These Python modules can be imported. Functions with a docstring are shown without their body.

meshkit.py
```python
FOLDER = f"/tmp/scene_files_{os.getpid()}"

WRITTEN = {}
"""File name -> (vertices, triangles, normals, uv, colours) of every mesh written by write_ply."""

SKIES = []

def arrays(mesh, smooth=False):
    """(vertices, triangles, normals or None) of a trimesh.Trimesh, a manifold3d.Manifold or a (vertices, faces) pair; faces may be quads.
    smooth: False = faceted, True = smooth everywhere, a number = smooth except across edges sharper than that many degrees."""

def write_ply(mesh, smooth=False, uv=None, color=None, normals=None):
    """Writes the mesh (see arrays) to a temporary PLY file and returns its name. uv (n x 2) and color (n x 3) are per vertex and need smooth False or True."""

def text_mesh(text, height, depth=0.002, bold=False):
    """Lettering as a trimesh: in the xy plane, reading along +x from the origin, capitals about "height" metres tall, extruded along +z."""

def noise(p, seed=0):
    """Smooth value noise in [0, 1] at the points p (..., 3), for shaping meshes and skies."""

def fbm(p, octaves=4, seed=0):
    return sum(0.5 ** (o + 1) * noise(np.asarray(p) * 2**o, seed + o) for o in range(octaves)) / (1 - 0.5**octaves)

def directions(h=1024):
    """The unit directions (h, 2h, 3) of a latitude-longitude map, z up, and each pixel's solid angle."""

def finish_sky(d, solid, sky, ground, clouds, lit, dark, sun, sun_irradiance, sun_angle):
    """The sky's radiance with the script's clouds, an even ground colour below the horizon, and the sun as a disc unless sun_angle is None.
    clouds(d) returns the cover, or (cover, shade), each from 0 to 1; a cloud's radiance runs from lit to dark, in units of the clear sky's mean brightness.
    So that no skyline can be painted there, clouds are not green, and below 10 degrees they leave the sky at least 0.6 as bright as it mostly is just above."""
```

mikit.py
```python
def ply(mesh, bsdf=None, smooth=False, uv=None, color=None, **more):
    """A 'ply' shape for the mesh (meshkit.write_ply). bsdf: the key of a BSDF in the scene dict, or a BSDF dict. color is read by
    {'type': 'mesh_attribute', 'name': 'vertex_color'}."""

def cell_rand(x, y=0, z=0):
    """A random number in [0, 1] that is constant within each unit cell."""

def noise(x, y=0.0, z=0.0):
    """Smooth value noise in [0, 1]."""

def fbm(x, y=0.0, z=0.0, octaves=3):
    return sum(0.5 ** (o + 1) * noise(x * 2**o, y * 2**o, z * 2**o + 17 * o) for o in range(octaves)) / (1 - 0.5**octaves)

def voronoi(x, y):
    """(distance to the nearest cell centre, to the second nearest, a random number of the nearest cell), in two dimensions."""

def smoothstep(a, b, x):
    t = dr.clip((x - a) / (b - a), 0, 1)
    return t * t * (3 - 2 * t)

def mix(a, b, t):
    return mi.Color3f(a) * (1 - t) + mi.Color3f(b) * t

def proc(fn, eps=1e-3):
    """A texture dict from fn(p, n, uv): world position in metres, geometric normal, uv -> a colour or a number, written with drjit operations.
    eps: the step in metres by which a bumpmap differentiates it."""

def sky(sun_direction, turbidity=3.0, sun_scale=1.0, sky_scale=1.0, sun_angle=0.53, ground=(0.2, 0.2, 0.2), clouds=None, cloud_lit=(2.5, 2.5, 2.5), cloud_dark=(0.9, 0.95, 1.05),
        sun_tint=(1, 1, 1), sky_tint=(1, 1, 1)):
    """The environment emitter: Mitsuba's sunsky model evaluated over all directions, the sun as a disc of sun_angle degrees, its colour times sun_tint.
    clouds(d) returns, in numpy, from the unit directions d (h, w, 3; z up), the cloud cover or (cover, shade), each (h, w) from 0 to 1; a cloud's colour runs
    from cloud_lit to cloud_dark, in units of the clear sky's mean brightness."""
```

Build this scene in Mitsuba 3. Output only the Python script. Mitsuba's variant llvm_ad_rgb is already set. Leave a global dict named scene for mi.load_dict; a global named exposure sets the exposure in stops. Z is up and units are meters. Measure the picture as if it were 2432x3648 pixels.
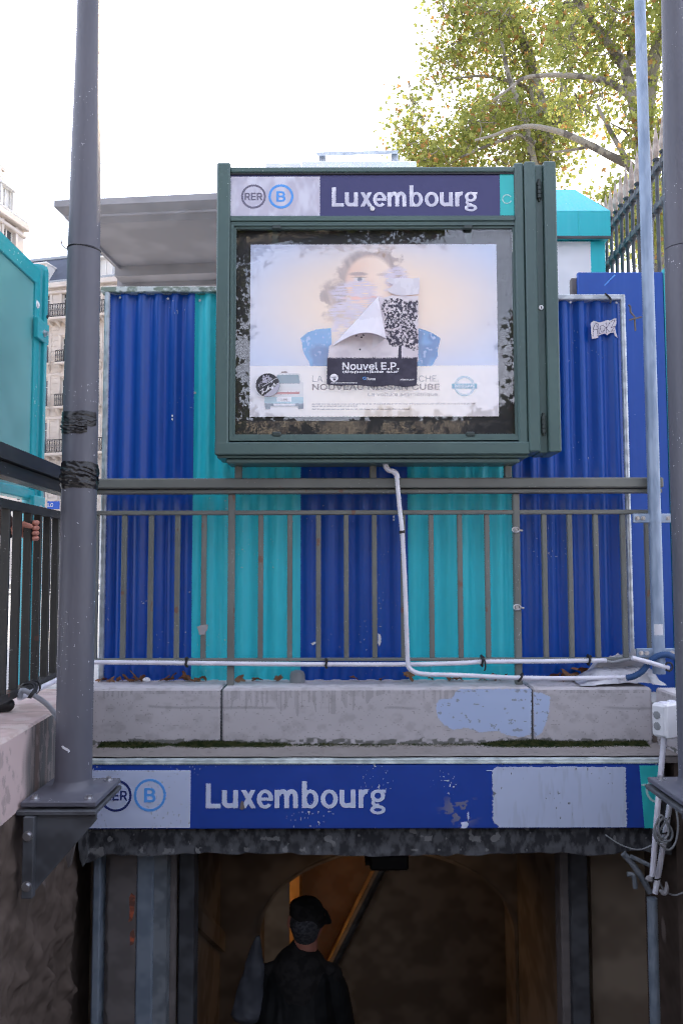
import math, random
import numpy as np
import trimesh, drjit as dr, mitsuba as mi
import shapely
from shapely.geometry import Polygon, LineString, Point, box as sbox, MultiPolygon
from shapely.ops import unary_union
from shapely import affinity
from manifold3d import Manifold
import mikit, meshkit
from mikit import proc, noise, fbm, cell_rand, voronoi, smoothstep, mix

T = mi.ScalarTransform4f
scene, labels = {}, {}

# ------------------------------------------------------------------ camera, sky, exposure
PITCH, ROLL = math.radians(3.88), math.radians(0.12)
look = np.array([0, math.cos(PITCH), math.sin(PITCH)])
up0 = np.array([0, -math.sin(PITCH), math.cos(PITCH)])
up = up0 * math.cos(ROLL) + np.array([1, 0, 0]) * math.sin(ROLL)
eye = np.array([0, 0, 0.68])
scene['camera'] = {'type': 'perspective', 'fov': 65.45, 'fov_axis': 'y', 'near_clip': 0.05, 'far_clip': 2000.0,
                   'to_world': T().look_at(origin=eye.tolist(), target=(eye + look).tolist(), up=up.tolist())}
SUN_AZ, SUN_EL = math.radians(24), math.radians(37)
sun = [math.sin(SUN_AZ) * math.cos(SUN_EL), math.cos(SUN_AZ) * math.cos(SUN_EL), math.sin(SUN_EL)]
def haze_cover(d):
    # a milky autumn sky: thin bright cloud everywhere, denser in soft patches
    n = meshkit.fbm(d * [2.2, 2.2, 5.0], 4, 3)
    return np.clip(.62 + 1.0 * (n - .5), 0, 1)
scene['sky'] = mikit.sky(sun, turbidity=5.0, sun_scale=0.5, sky_scale=1.0, clouds=haze_cover, cloud_lit=(2.08, 2.1, 2.45))
exposure = 3.4

# ------------------------------------------------------------------ bookkeeping
used = set()
def numbered(key):
    if key not in used:
        used.add(key); return key
    k = 1
    while f'{key}_{k:03d}' in used: k += 1
    key = f'{key}_{k:03d}'; used.add(key); return key
def thing(name, label, cat, group=None):
    key = numbered(name)
    labels[key] = {'label': label, 'category': cat}
    if group: labels[key]['group'] = group
    return key
def part(parent, name, mesh, bsdf, smooth=False, label=None, kind=None, **kw):
    key = numbered(f'{parent}__{name}')
    scene[key] = mikit.ply(mesh, bsdf, smooth=smooth, **kw)
    d = {}
    if label: d['label'] = label
    if kind: d['kind'] = kind
    if d: labels[key] = d
    return key
def solo(name, label, cat, mesh, bsdf, smooth=False, group=None, **kw):
    key = thing(name, label, cat, group)
    scene[key] = mikit.ply(mesh, bsdf, smooth=smooth, **kw)
    return key
def setting(name, mesh, bsdf, label=None, smooth=False):
    key = numbered(name)
    scene[key] = mikit.ply(mesh, bsdf, smooth=smooth)
    labels[key] = {'kind': 'structure'}
    if label: labels[key]['label'] = label
    return key

# ------------------------------------------------------------------ mesh helpers
def cat(ms):
    return trimesh.util.concatenate([m for m in ms if m is not None])
def bx(x0, x1, y0, y1, z0, z1, c=0.0):
    x0, x1 = sorted((x0, x1)); y0, y1 = sorted((y0, y1)); z0, z1 = sorted((z0, z1))
    if c <= 0:
        m = trimesh.creation.box(extents=(x1 - x0, y1 - y0, z1 - z0))
        m.apply_translation(((x0 + x1) / 2, (y0 + y1) / 2, (z0 + z1) / 2)); return m
    c = min(c, (x1 - x0) * .45, (y1 - y0) * .45, (z1 - z0) * .45)
    P = []
    for sx, X in ((1, x0), (-1, x1)):
        for sy, Y in ((1, y0), (-1, y1)):
            for sz, Z in ((1, z0), (-1, z1)):
                P += [(X, Y + sy * c, Z + sz * c), (X + sx * c, Y, Z + sz * c), (X + sx * c, Y + sy * c, Z)]
    return trimesh.convex.convex_hull(np.array(P))
def hull(pts):
    return trimesh.convex.convex_hull(np.array(pts, float))
def curve(pts, n=8):
    p = np.array(pts, float)
    if len(p) < 3: return p
    q = np.vstack([2 * p[0] - p[1], p, 2 * p[-1] - p[-2]])
    out = []
    for i in range(1, len(q) - 2):
        a, b, c, d = q[i - 1:i + 3]
        for t in np.linspace(0, 1, n, endpoint=False):
            out.append(.5 * (2 * b + (c - a) * t + (2 * a - 5 * b + 4 * c - d) * t * t + (3 * b - a - 3 * c + d) * t ** 3))
    out.append(p[-1])
    return np.array(out)
def tube(pts, r, sides=10, cap=True):
    p = np.array(pts, float); n = len(p)
    r = np.broadcast_to(np.array(r, float), (n,)) if np.ndim(r) == 0 or len(np.atleast_1d(r)) == n else np.interp(np.linspace(0, 1, n), np.linspace(0, 1, len(r)), r)
    t = np.gradient(p, axis=0); t /= np.linalg.norm(t, axis=1, keepdims=True) + 1e-12
    a = np.cross(t[0], [0.31, 0.87, 0.39]); a /= np.linalg.norm(a)
    V = []
    ang = np.arange(sides) * 2 * np.pi / sides
    for i in range(n):
        a = a - t[i] * (a @ t[i]); a /= np.linalg.norm(a)
        b = np.cross(t[i], a)
        V.append(p[i] + r[i] * (np.cos(ang)[:, None] * a + np.sin(ang)[:, None] * b))
    V = np.vstack(V); F = []
    for i in range(n - 1):
        for j in range(sides):
            k = (j + 1) % sides
            F += [(i * sides + j, i * sides + k, (i + 1) * sides + k), (i * sides + j, (i + 1) * sides + k, (i + 1) * sides + j)]
    if cap:
        V = np.vstack([V, p[0], p[-1]]); c0, c1 = len(V) - 2, len(V) - 1
        for j in range(sides):
            k = (j + 1) % sides
            F += [(c0, k, j), (c1, (n - 1) * sides + j, (n - 1) * sides + k)]
    return trimesh.Trimesh(V, F, process=False)
def polys(g):
    if g.is_empty: return []
    return [q for q in getattr(g, 'geoms', [g]) if isinstance(q, Polygon) and q.area > 1e-9]
def extr(poly, Y, t):
    """a shape in (x, z) made t thick: its back on the plane y = Y, its face towards -y"""
    ms = []
    for g in polys(poly):
        m = trimesh.creation.extrude_polygon(g, t, engine='earcut'); v = m.vertices.copy()
        m.vertices = np.stack([v[:, 0], Y - v[:, 2], v[:, 1]], 1); ms.append(m)
    return cat(ms)
def rect(x0, x1, z0, z1):
    return sbox(min(x0, x1), min(z0, z1), max(x0, x1), max(z0, z1))
def text(s, x, z, h, Y, t=.0012, bold=False, width=None, align='l'):
    m = meshkit.text_mesh(s, h, t, bold); v = m.vertices.copy()
    if width: v[:, 0] *= width / (v[:, 0].max() - v[:, 0].min())
    v[:, 0] -= v[:, 0].min()
    if align == 'c': v[:, 0] -= v[:, 0].max() / 2
    if align == 'r': v[:, 0] -= v[:, 0].max()
    m.vertices = np.stack([v[:, 0] + x, Y - v[:, 2], v[:, 1] + z], 1)
    return m
def cyl(p0, p1, r, sides=16):
    return tube([p0, p1], r, sides)
def ring(cx, cz, r, w, n=48):
    return Point(cx, cz).buffer(r, n).difference(Point(cx, cz).buffer(r - w, n))
def grid(f, nu, nv):
    """a sheet from f(u, v) -> points, u and v in 0..1"""
    u, v = np.meshgrid(np.linspace(0, 1, nu), np.linspace(0, 1, nv), indexing='ij')
    P = np.asarray(f(u.ravel(), v.ravel()), float)
    i, j = np.meshgrid(np.arange(nu - 1), np.arange(nv - 1), indexing='ij')
    a = (i * nv + j).ravel()
    F = np.vstack([np.stack([a, a + nv, a + nv + 1], 1), np.stack([a, a + nv + 1, a + 1], 1)])
    return trimesh.Trimesh(P, F, process=False)
def bolt(p, r=.008, h=.006, axis=(0, -1, 0)):
    p = np.array(p, float); a = np.array(axis, float)
    return cat([cyl(p, p + a * h * .4, r * 1.5, 16), tube([p + a * h * .4, p + a * h * 1.4], r, 6)])
rng = np.random.default_rng(7)

# lettering of the station signs: heavy humanist strokes, capital height 1
def arc(cx, cz, rx, rz, a0, a1, n=24):
    a = np.radians(np.linspace(a0, a1, n)); return [(cx + rx * math.cos(t), cz + rz * math.sin(t)) for t in a]
def glyph(c):
    w, X = .185, .735
    h = w / 2
    st = lambda pts, ww=w: LineString(pts).buffer(ww / 2, cap_style=2, join_style=1)
    if c == 'L': return unary_union([sbox(0, 0, w, 1), sbox(0, 0, .56, w * .95)]), .60
    if c == 'u': return unary_union([st([(h, X), (h, .28)] + arc(.26, .26, .26 - h, .26 - h, 180, 275) + [(.46, .12), (.53, .24)]), sbox(.61 - w, 0, .61, X)]), .71
    if c == 'x':
        a = Polygon([(0, X), (.19, X), (.57, 0), (.38, 0)]); b = Polygon([(.365, X), (.55, X), (.19, 0), (0, 0)])
        return unary_union([a, b]), .59
    if c == 'o': return affinity.scale(Point(0, 0).buffer(1, 32), .325, .383).difference(affinity.scale(Point(0, 0).buffer(1, 32), .155, .24)), .70
    if c == 'e':
        o = affinity.scale(Point(0, 0).buffer(1, 32), .31, .383).difference(affinity.scale(Point(0, 0).buffer(1, 32), .145, .25))
        o = o.difference(Polygon([(.0, -.07), (.5, -.07), (.5, -.2), (.2, -.235)]))
        return unary_union([o, sbox(-.2, -.06, .30, .06)]), .66
    if c == 'm':
        g = [sbox(0, 0, w, X)]
        for x0 in (w, .52):
            g.append(st([(x0 - .03, .52)] + arc(x0 + .12, .46, .155, .215, 140, 0) + [(x0 + .275, 0)], w * .97))
        return unary_union(g), 1.03
    if c == 'b':
        o = affinity.translate(affinity.scale(Point(0, 0).buffer(1, 32), .30, .383), .325, .365)
        i = affinity.translate(affinity.scale(Point(0, 0).buffer(1, 32), .135, .245), .315, .365)
        return unary_union([o.difference(i).intersection(sbox(.08, -.1, 1, 1)), sbox(0, 0, w, 1.09)]), .70
    if c == 'r': return unary_union([sbox(0, 0, w, X), st([(.10, .45)] + arc(.31, .44, .2, .225, 160, 78), w)]), .43
    if c == 'g':
        o = affinity.translate(affinity.scale(Point(0, 0).buffer(1, 32), .275, .255), .29, .49)
        i = affinity.translate(affinity.scale(Point(0, 0).buffer(1, 32), .125, .13), .29, .49)
        lo = affinity.translate(affinity.scale(Point(0, 0).buffer(1, 32), .29, .185), .29, -.075)
        li = affinity.translate(affinity.scale(Point(0, 0).buffer(1, 32), .15, .075), .29, -.08)
        link = st([(.14, .30), (.10, .2), (.16, .115), (.34, .10)], .12)
        ear = sbox(.36, .62, .60, X)
        return unary_union([o.difference(i), lo.difference(li), link, ear]), .62
def station_name(x0, x1, z0, z1):
    """'Luxembourg' between x0 and x1, standing on z0, capital top z1"""
    x, out = 0, []
    for c in 'Luxembourg':
        g, adv = glyph(c)
        if c == 'o': g = affinity.translate(g, .325, .365)
        if c == 'e': g = affinity.translate(g, .31, .365)
        out.append(affinity.translate(g, x, 0)); x += adv + .012
    w = out[-1].bounds[2]
    s, k = (x1 - x0) / w, z1 - z0
    return [affinity.translate(affinity.scale(g, s, k, origin=(0, 0)), x0, z0) for g in out]

# ------------------------------------------------------------------ materials
def mat(key, col, rough=.5, metal=0., spec=.5, tex=None, two=False, bump=None, bscale=1., rtex=None, **kw):
    d = {'type': 'principled', 'base_color': proc(tex) if tex else {'type': 'rgb', 'value': list(col)}, 'roughness': proc(rtex) if rtex else rough, 'metallic': metal, 'specular': spec, **kw}
    if bump: d = {'type': 'bumpmap', 'arbitrary': proc(bump), 'scale': bscale, 'bsdf': d}
    if two or bump: d = {'type': 'twosided', 'bsdf': d}
    scene[key] = d
def mottled(a, b, s, lo=.35, hi=.65, sz=1., octv=3):
    return lambda p, n, uv: mix(a, b, smoothstep(lo, hi, fbm(p.x * s, p.y * s, p.z * s * sz, octv)))
def worn(base, dark, chip, s=14., chip_at=.76, sz=1., rust=None):
    """paint with soft tone patches, small chips and, if given, rust spots"""
    def f(p, n, uv):
        c = mix(base, dark, smoothstep(.35, .7, fbm(p.x * s * .35, p.y * s * .35, p.z * s * .35 * sz, 3)) * .7)
        if rust is not None:
            c = mix(c, rust, smoothstep(.755, .80, fbm(p.x * s * 1.3 + 9, p.y * s * 1.3, p.z * s * .9, 3)) * .8)
        return mix(c, chip, smoothstep(chip_at + .08, chip_at + .11, noise(p.x * s * 17, p.y * s * 17, p.z * s * 12)) * smoothstep(.58, .66, noise(p.x * s * .7, p.y * s * .7, p.z * s * .7 + 5)))
    return f
def sheet_paint(base, pale, chip):
    """painted steel sheet: dusty vertical runs and a few chips"""
    def f(p, n, uv):
        run = smoothstep(.42, .8, fbm(p.x * 34., p.y * 4., p.z * 1.1, 4))
        c = mix(base, pale, run * .34 + .06 * noise(p.x * 6, p.y * 6, p.z * 5))
        spot = smoothstep(.90, .915, noise(p.x * 110, p.y * 110, p.z * 80)) * smoothstep(.62, .70, noise(p.x * 5, p.y * 5, p.z * 4 + 3))
        return mix(c, chip, spot)
    return f

mat('mat_blue_sheet', 0, .30, spec=.4, clearcoat=.15, clearcoat_gloss=.8, tex=sheet_paint((.003, .066, .37), (.02, .11, .42), (.5, .5, .55)), two=True)
mat('mat_teal_sheet', 0, .36, tex=sheet_paint((.028, .56, .65), (.10, .62, .68), (.55, .6, .6)), two=True)
mat('mat_galvanised', 0, .42, metal=.7, tex=mottled((.42, .46, .50), (.60, .64, .68), 30., octv=3))
mat('mat_cap_rail', 0, .6, metal=.2, tex=mottled((.22, .27, .22), (.60, .64, .62), 38., .4, .6))
mat('mat_mast', 0, .42, tex=worn((.105, .105, .128), (.080, .083, .105), (.62, .62, .66), 12., .80, .5))
mat('mat_rail', 0, .5, tex=worn((.165, .172, .158), (.122, .128, .118), (.42, .42, .4), 14., .80, .6, rust=(.17, .075, .05)))
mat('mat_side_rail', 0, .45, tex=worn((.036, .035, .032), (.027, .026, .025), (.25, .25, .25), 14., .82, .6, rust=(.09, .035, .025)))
mat('mat_cabinet', 0, .33, tex=worn((.078, .130, .122), (.060, .098, .096), (.30, .36, .34), 9., .84, .5))
mat('mat_cabinet_dark', (.03, .045, .042), .4)
mat('mat_backing', (.012, .012, .015), .5)
mat('mat_header_white', 0, .45, tex=mottled((.52, .50, .60), (.66, .66, .76), 22., .45, .7, .4))
mat('mat_header_navy', (.045, .045, .145), .4)
mat('mat_header_letter', 0, .45, tex=mottled((.55, .55, .66), (.75, .75, .85), 40., .4, .65, .4))
mat('mat_header_teal', (.03, .46, .46), .4)
mat('mat_sky_blue', (.10, .33, .78), .45)
mat('mat_grey_print', (.16, .15, .22), .5)
mat('mat_white_plastic', (.74, .74, .76), .35)
mat('mat_pale_mark', (.45, .62, .62), .5)
mat('mat_black_tape', (.012, .012, .014), .22)
mat('mat_black_plastic', (.014, .014, .016), .4)
mat('mat_steel', (.55, .55, .57), .3, metal=.9)
mat('mat_dark_steel', 0, .5, tex=mottled((.050, .052, .058), (.085, .09, .10), 12.))
mat('mat_brass', (.5, .48, .42), .3, metal=.8)

def concrete(p, n, uv):
    c = mix((.41, .385, .395), (.51, .48, .495), fbm(p.x * 5, p.y * 5, p.z * 5, 4))
    c = mix(c, (.30, .28, .28), .4 * smoothstep(.50, .72, fbm(p.x * 23, p.y * 23, p.z * 23 + 3, 3)))
    # dark lichen with a torn outline along the foot
    lich = smoothstep(.012, .004, p.z + .112 - .030 * fbm(p.x * 22, p.y * 22, 4., 3) + .008) * smoothstep(.3, .5, noise(p.x * 60, p.y * 60, p.z * 60))
    c = mix(c, (.07, .075, .06), lich * .8)
    top = .118 - p.z
    # rain marks: thin separate runs of soot from under the top edge, each of its own length
    run = fbm(p.x * 95, p.y * 95, p.z * 2.5, 3)
    reach = .012 + .16 * noise(p.x * 60, p.y * 60, 2.) * smoothstep(.35, .75, noise(p.x * 4, p.y * 4, 8.))
    drip = smoothstep(.44, .66, run) * dr.select(top < reach, mi.Float(1), mi.Float(0))
    drip = dr.select(n.z < .5, drip, 0)
    c = mix(c, (.19, .18, .18), drip * .34)
    crack = smoothstep(.010, .0, dr.abs(p.z - .045 - .03 * (fbm(p.x * 3.1, p.y * 3.1, 1., 3) - .5))) * smoothstep(.5, .56, noise(p.x * 4, p.y * 4, 5.)) * .35
    c = mix(c, (.12, .12, .12), dr.select(n.z < .5, crack, 0))
    speck = smoothstep(.82, .86, noise(p.x * 120, p.y * 120, p.z * 120)) * .35
    return mix(c, (.18, .16, .15), speck)
mat('mat_concrete', 0, .85, spec=.3, tex=concrete)
def ledge_col(p, n, uv):
    c = mix((.185, .165, .155), (.24, .215, .205), fbm(p.x * 8, p.y * 8, p.z * 8, 4))
    return mix(c, (.13, .12, .11), smoothstep(.66, .74, fbm(p.x * 40, p.y * 40, p.z * 40, 3)) * .6)
mat('mat_ledge', 0, .9, spec=.3, tex=ledge_col)
def side_plaster(p, n, uv):
    c = mix((.50, .385, .37), (.56, .44, .42), fbm(p.x * 6, p.y * 6, p.z * 6, 4))
    st = smoothstep(2.74, 2.86, p.y + .10 * (noise(p.y * 20, p.z * 6) - .5))
    soil = mix((.15, .105, .085), (.085, .095, .095), smoothstep(.35, .65, noise(p.y * 18, p.z * 1.2)))
    soil = mix(soil, (.26, .21, .19), smoothstep(.45, .7, fbm(p.y * 60, p.z * 5, 2., 3)) * .6)
    c = mix(c, soil, dr.select(n.z < .5, st, 0) * .9)
    c = mix(c, (.30, .24, .23), smoothstep(.60, .72, fbm(p.y * 26, p.z * 16, 6., 4)) * .6)
    pale = smoothstep(.5, .62, fbm(p.x * 14, p.y * 14, 3., 3)) * dr.select(n.z > .5, mi.Float(1), mi.Float(0))
    c = mix(c, (.38, .29, .255), dr.select(n.z > .5, mi.Float(.7), mi.Float(0)) * smoothstep(.3, .6, fbm(p.x * 9, p.y * 9, 2., 3)))
    return mix(c, (.60, .55, .52), pale * .35)
mat('mat_side_plaster', 0, .85, spec=.3, tex=side_plaster)
def rough_col(p, n, uv):
    c = mix((.058, .043, .035), (.15, .115, .095), fbm(p.x * 14, p.y * 14, p.z * 14, 4))
    return mix(c, (.32, .27, .25), smoothstep(.70, .76, fbm(p.x * 5 + 4, p.y * 5, p.z * 2.2, 3)) * .6)
mat('mat_roughcast', 0, .95, spec=.2, tex=rough_col)
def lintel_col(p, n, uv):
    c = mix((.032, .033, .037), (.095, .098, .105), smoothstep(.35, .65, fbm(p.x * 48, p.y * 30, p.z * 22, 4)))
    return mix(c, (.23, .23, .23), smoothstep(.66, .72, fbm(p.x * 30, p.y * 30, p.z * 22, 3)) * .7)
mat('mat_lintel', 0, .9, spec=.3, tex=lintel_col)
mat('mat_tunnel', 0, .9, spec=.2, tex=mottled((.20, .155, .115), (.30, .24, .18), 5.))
mat('mat_lamplit_plaster', 0, .8, spec=.3, tex=mottled((.45, .33, .20), (.55, .42, .27), 6.))  # passage plaster made paler, with the amber of the lamplight put into its colour
mat('mat_stair', 0, .8, tex=mottled((.10, .10, .10), (.16, .155, .15), 9.))
mat('mat_pavement', 0, .8, tex=lambda p, n, uv: mix(mix((.30, .29, .28), (.38, .37, .36), fbm(p.x * 2, p.y * 2, 0., 4)), (.16, .16, .16), dr.maximum(smoothstep(.985, .99, dr.abs(p.x * 1.1 - dr.floor(p.x * 1.1) - .5) * 2), smoothstep(.985, .99, dr.abs(p.y * 1.1 - dr.floor(p.y * 1.1) - .5) * 2))))
mat('mat_asphalt', 0, .85, tex=mottled((.045, .045, .047), (.065, .065, .066), 3.))
mat('mat_road_paint', (.7, .7, .68), .7)
mat('mat_moss', 0, .95, spec=.1, tex=mottled((.022, .036, .012), (.065, .070, .028), 60.))
mat('mat_pipe', 0, .38, tex=mottled((.66, .65, .72), (.75, .74, .80), 18., sz=1.))
mat('mat_grey_cable', (.26, .27, .28), .5)
mat('mat_hose_blue', (.03, .08, .20), .5)
mat('mat_dead_leaf', 0, .8, tex=mottled((.16, .055, .025), (.24, .12, .06), 30.), two=True)
mat('mat_skin', (.52, .22, .16), .5)
mat('mat_dark_cloth', 0, .9, spec=.2, tex=mottled((.018, .017, .017), (.03, .028, .028), 30.))
mat('mat_coat', 0, .45, spec=.3, tex=mottled((.007, .008, .009), (.012, .013, .014), 14.))
mat('mat_shoe', (.010, .010, .012), .4)
mat('mat_brown_cloth', (.10, .055, .045), .9)
mat('mat_grey_hair', 0, .8, tex=mottled((.045, .045, .052), (.085, .085, .095), 90.))
mat('mat_bag', 0, .45, tex=mottled((.060, .066, .08), (.09, .097, .115), 12.), two=True)
mat('mat_jamb_brown', 0, .7, tex=mottled((.13, .115, .11), (.17, .15, .145), 14.))

# ------------------------------------------------------------------ the setting: pavement, road, stairs
WL, WR = -1.10, 1.42           # faces of the stairwell's side walls (they open 5 cm per metre towards us)
def wl(y): return WL - .05 * (y - 3.2)
def wr(y): return WR - .05 * (y - 3.5)
def flat(x0, x1, y0, y1, z): return bx(x0, x1, y0, y1, z - .25, z)
setting('pavement', cat([flat(-300, -1.30, -300, 300, 0), flat(1.70, 300, -300, 300, 0), flat(-1.30, 1.70, -300, -2.2, 0), flat(-1.30, 1.70, 4.02, 300, 0)]), 'mat_pavement')
setting('road', cat([bx(-120, -4, 19, 31, -.1, .006)]), 'mat_asphalt')
for k in range(7):
    part('road', 'crossing_stripe', bx(-13 + k * 1.0, -12.5 + k * 1.0, 20, 24, .0, .012), 'mat_road_paint')
steps = []
for k in range(30):
    z = -.16 * (k + 1)
    steps.append((-2.2 + .36 * k, z))
st = setting('stairs', bx(-1.4, 1.8, 8.6, 12, -5.5, -4.8), 'mat_stair')
for y, z in steps:
    part('stairs', 'step', bx(-1.35, 1.7, y, y + .37, z - .5, z, .008), 'mat_stair')

# ------------------------------------------------------------------ back parapet of concrete blocks, ledge, moss
par = thing('concrete_parapet', 'low wall of rain-stained grey concrete blocks carrying the railing, partly painted pale blue', 'parapet')
edges = [-1.20, -0.5429, 0.8565, 1.40]
for k in range(3):
    m = bx(edges[k] + .003, edges[k + 1] - .003, 3.64, 4.06, -.30, .130, .010)
    part(par, 'block', m, 'mat_concrete', label=['pale grey block at the left end behind the mast', 'long middle block with dark drips and a pale blue paint patch', 'right end block with smeared cement and a strip of paint'][k])
part(par, 'joint_mortar', bx(edges[1] - .004, edges[1] + .004, 3.648, 4.05, -.30, .122), 'mat_dark_steel', label='dark open joint left of the middle')
part(par, 'joint_mortar', bx(edges[2] - .004, edges[2] + .004, 3.648, 4.05, -.30, .122), 'mat_dark_steel', label='dark open joint at the pale blue patch')
mat('mat_paint_patch', 0, .7, spec=.35, tex=lambda p, n, uv: mix(mix((.37, .45, .64), (.42, .50, .68), fbm(p.x * 6, p.y, p.z * 6, 3)), (.25, .27, .31), smoothstep(.69, .73, fbm(p.x * 52, 3., p.z * 52, 4)) * .8))
def frayed(pts, k, seed, step=.006):
    r = np.random.default_rng(seed); g = Polygon(pts).exterior; n = int(g.length / step)
    q = np.array([g.interpolate(i / n, normalized=True).coords[0] for i in range(n)])
    return Polygon(q + r.normal(0, k, q.shape)).buffer(0)
part(par, 'paint_patch', extr(frayed([(0.5207, 0.1246), (0.5127, 0.1072), (0.4928, 0.082), (0.4456, 0.0802), (0.4239, 0.0609), (0.4236, 0.0338), (0.435, -0.0048), (0.4562, -0.0319), (0.499, -0.0551), (0.5676, -0.0475), (0.6163, -0.0669), (0.6947, -0.0593), (0.7432, -0.0825), (0.8116, -0.0885), (0.849, -0.0751), (0.8527, 0.1259)], .0016, 3), 3.6405, .0015), 'mat_paint_patch', label='pale blue paint patch on the middle block')
part(par, 'paint_patch', extr(frayed([(0.8622, 0.1103), (0.8994, 0.1064), (0.9384, 0.0908), (0.929, 0.0135), (0.9145, -0.029), (0.898, -0.0713), (0.8625, -0.0866)], .0014, 4), 3.6405, .0015), 'mat_paint_patch', label='pale blue strip of paint on the right block')
def slab(u, v):
    x = -1.17 + u * 2.60
    y = 3.41 + v * .25
    z = -.118 + .004 * (meshkit.fbm(np.stack([x * 8, y * 8, x * 0], 1), 3) - .5)
    y = np.where(v < .02, y + .010 * (meshkit.noise(np.stack([x * 14, x * 0, x * 0], 1)) - .5), y)
    return np.stack([x, y, z], 1)
led = thing('concrete_ledge', 'narrow grey brown concrete ledge between the parapet and the lower blue sign', 'ledge')
g = grid(slab, 140, 8)
part(led, 'slab', cat([bx(-1.17, 1.43, 3.416, 3.66, -.150, -.124), g]), 'mat_ledge')
# moss in the corner at the foot of the parapet
def moss(n, seed):
    r = np.random.default_rng(seed); V, F = [], []
    dens = lambda x: meshkit.fbm(np.array([[x * 2.6, 1.3, 0]]), 3, 5)[0]
    while len(F) < n * 3:
        x = r.uniform(-1.08, 1.36); d = dens(x)
        if r.random() > max(.07, (d - .45) * 5): continue
        y = 3.638 - abs(r.normal(0, .026)); h = (.005 + .065 * max(0, d - .42)) * r.uniform(.4, 1.3) * math.exp(-(3.638 - y) / .03)
        a = r.uniform(0, 6.28); w = r.uniform(.002, .005); b = len(V)
        top = (x + r.normal(0, .004), y - abs(r.normal(0, .003)), -.118 + h + .002)
        V += [(x + w * math.cos(a + k * 2.1), y + w * math.sin(a + k * 2.1), -.119) for k in range(3)] + [top]
        F += [(b, b + 1, b + 3), (b + 1, b + 2, b + 3), (b + 2, b, b + 3)]
    return trimesh.Trimesh(V, F, process=False)
scene['moss'] = mikit.ply(moss(16000, 3), 'mat_moss'); labels['moss'] = {'label': 'dark green moss growing along the foot of the concrete parapet', 'category': 'moss', 'kind': 'stuff'}

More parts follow.
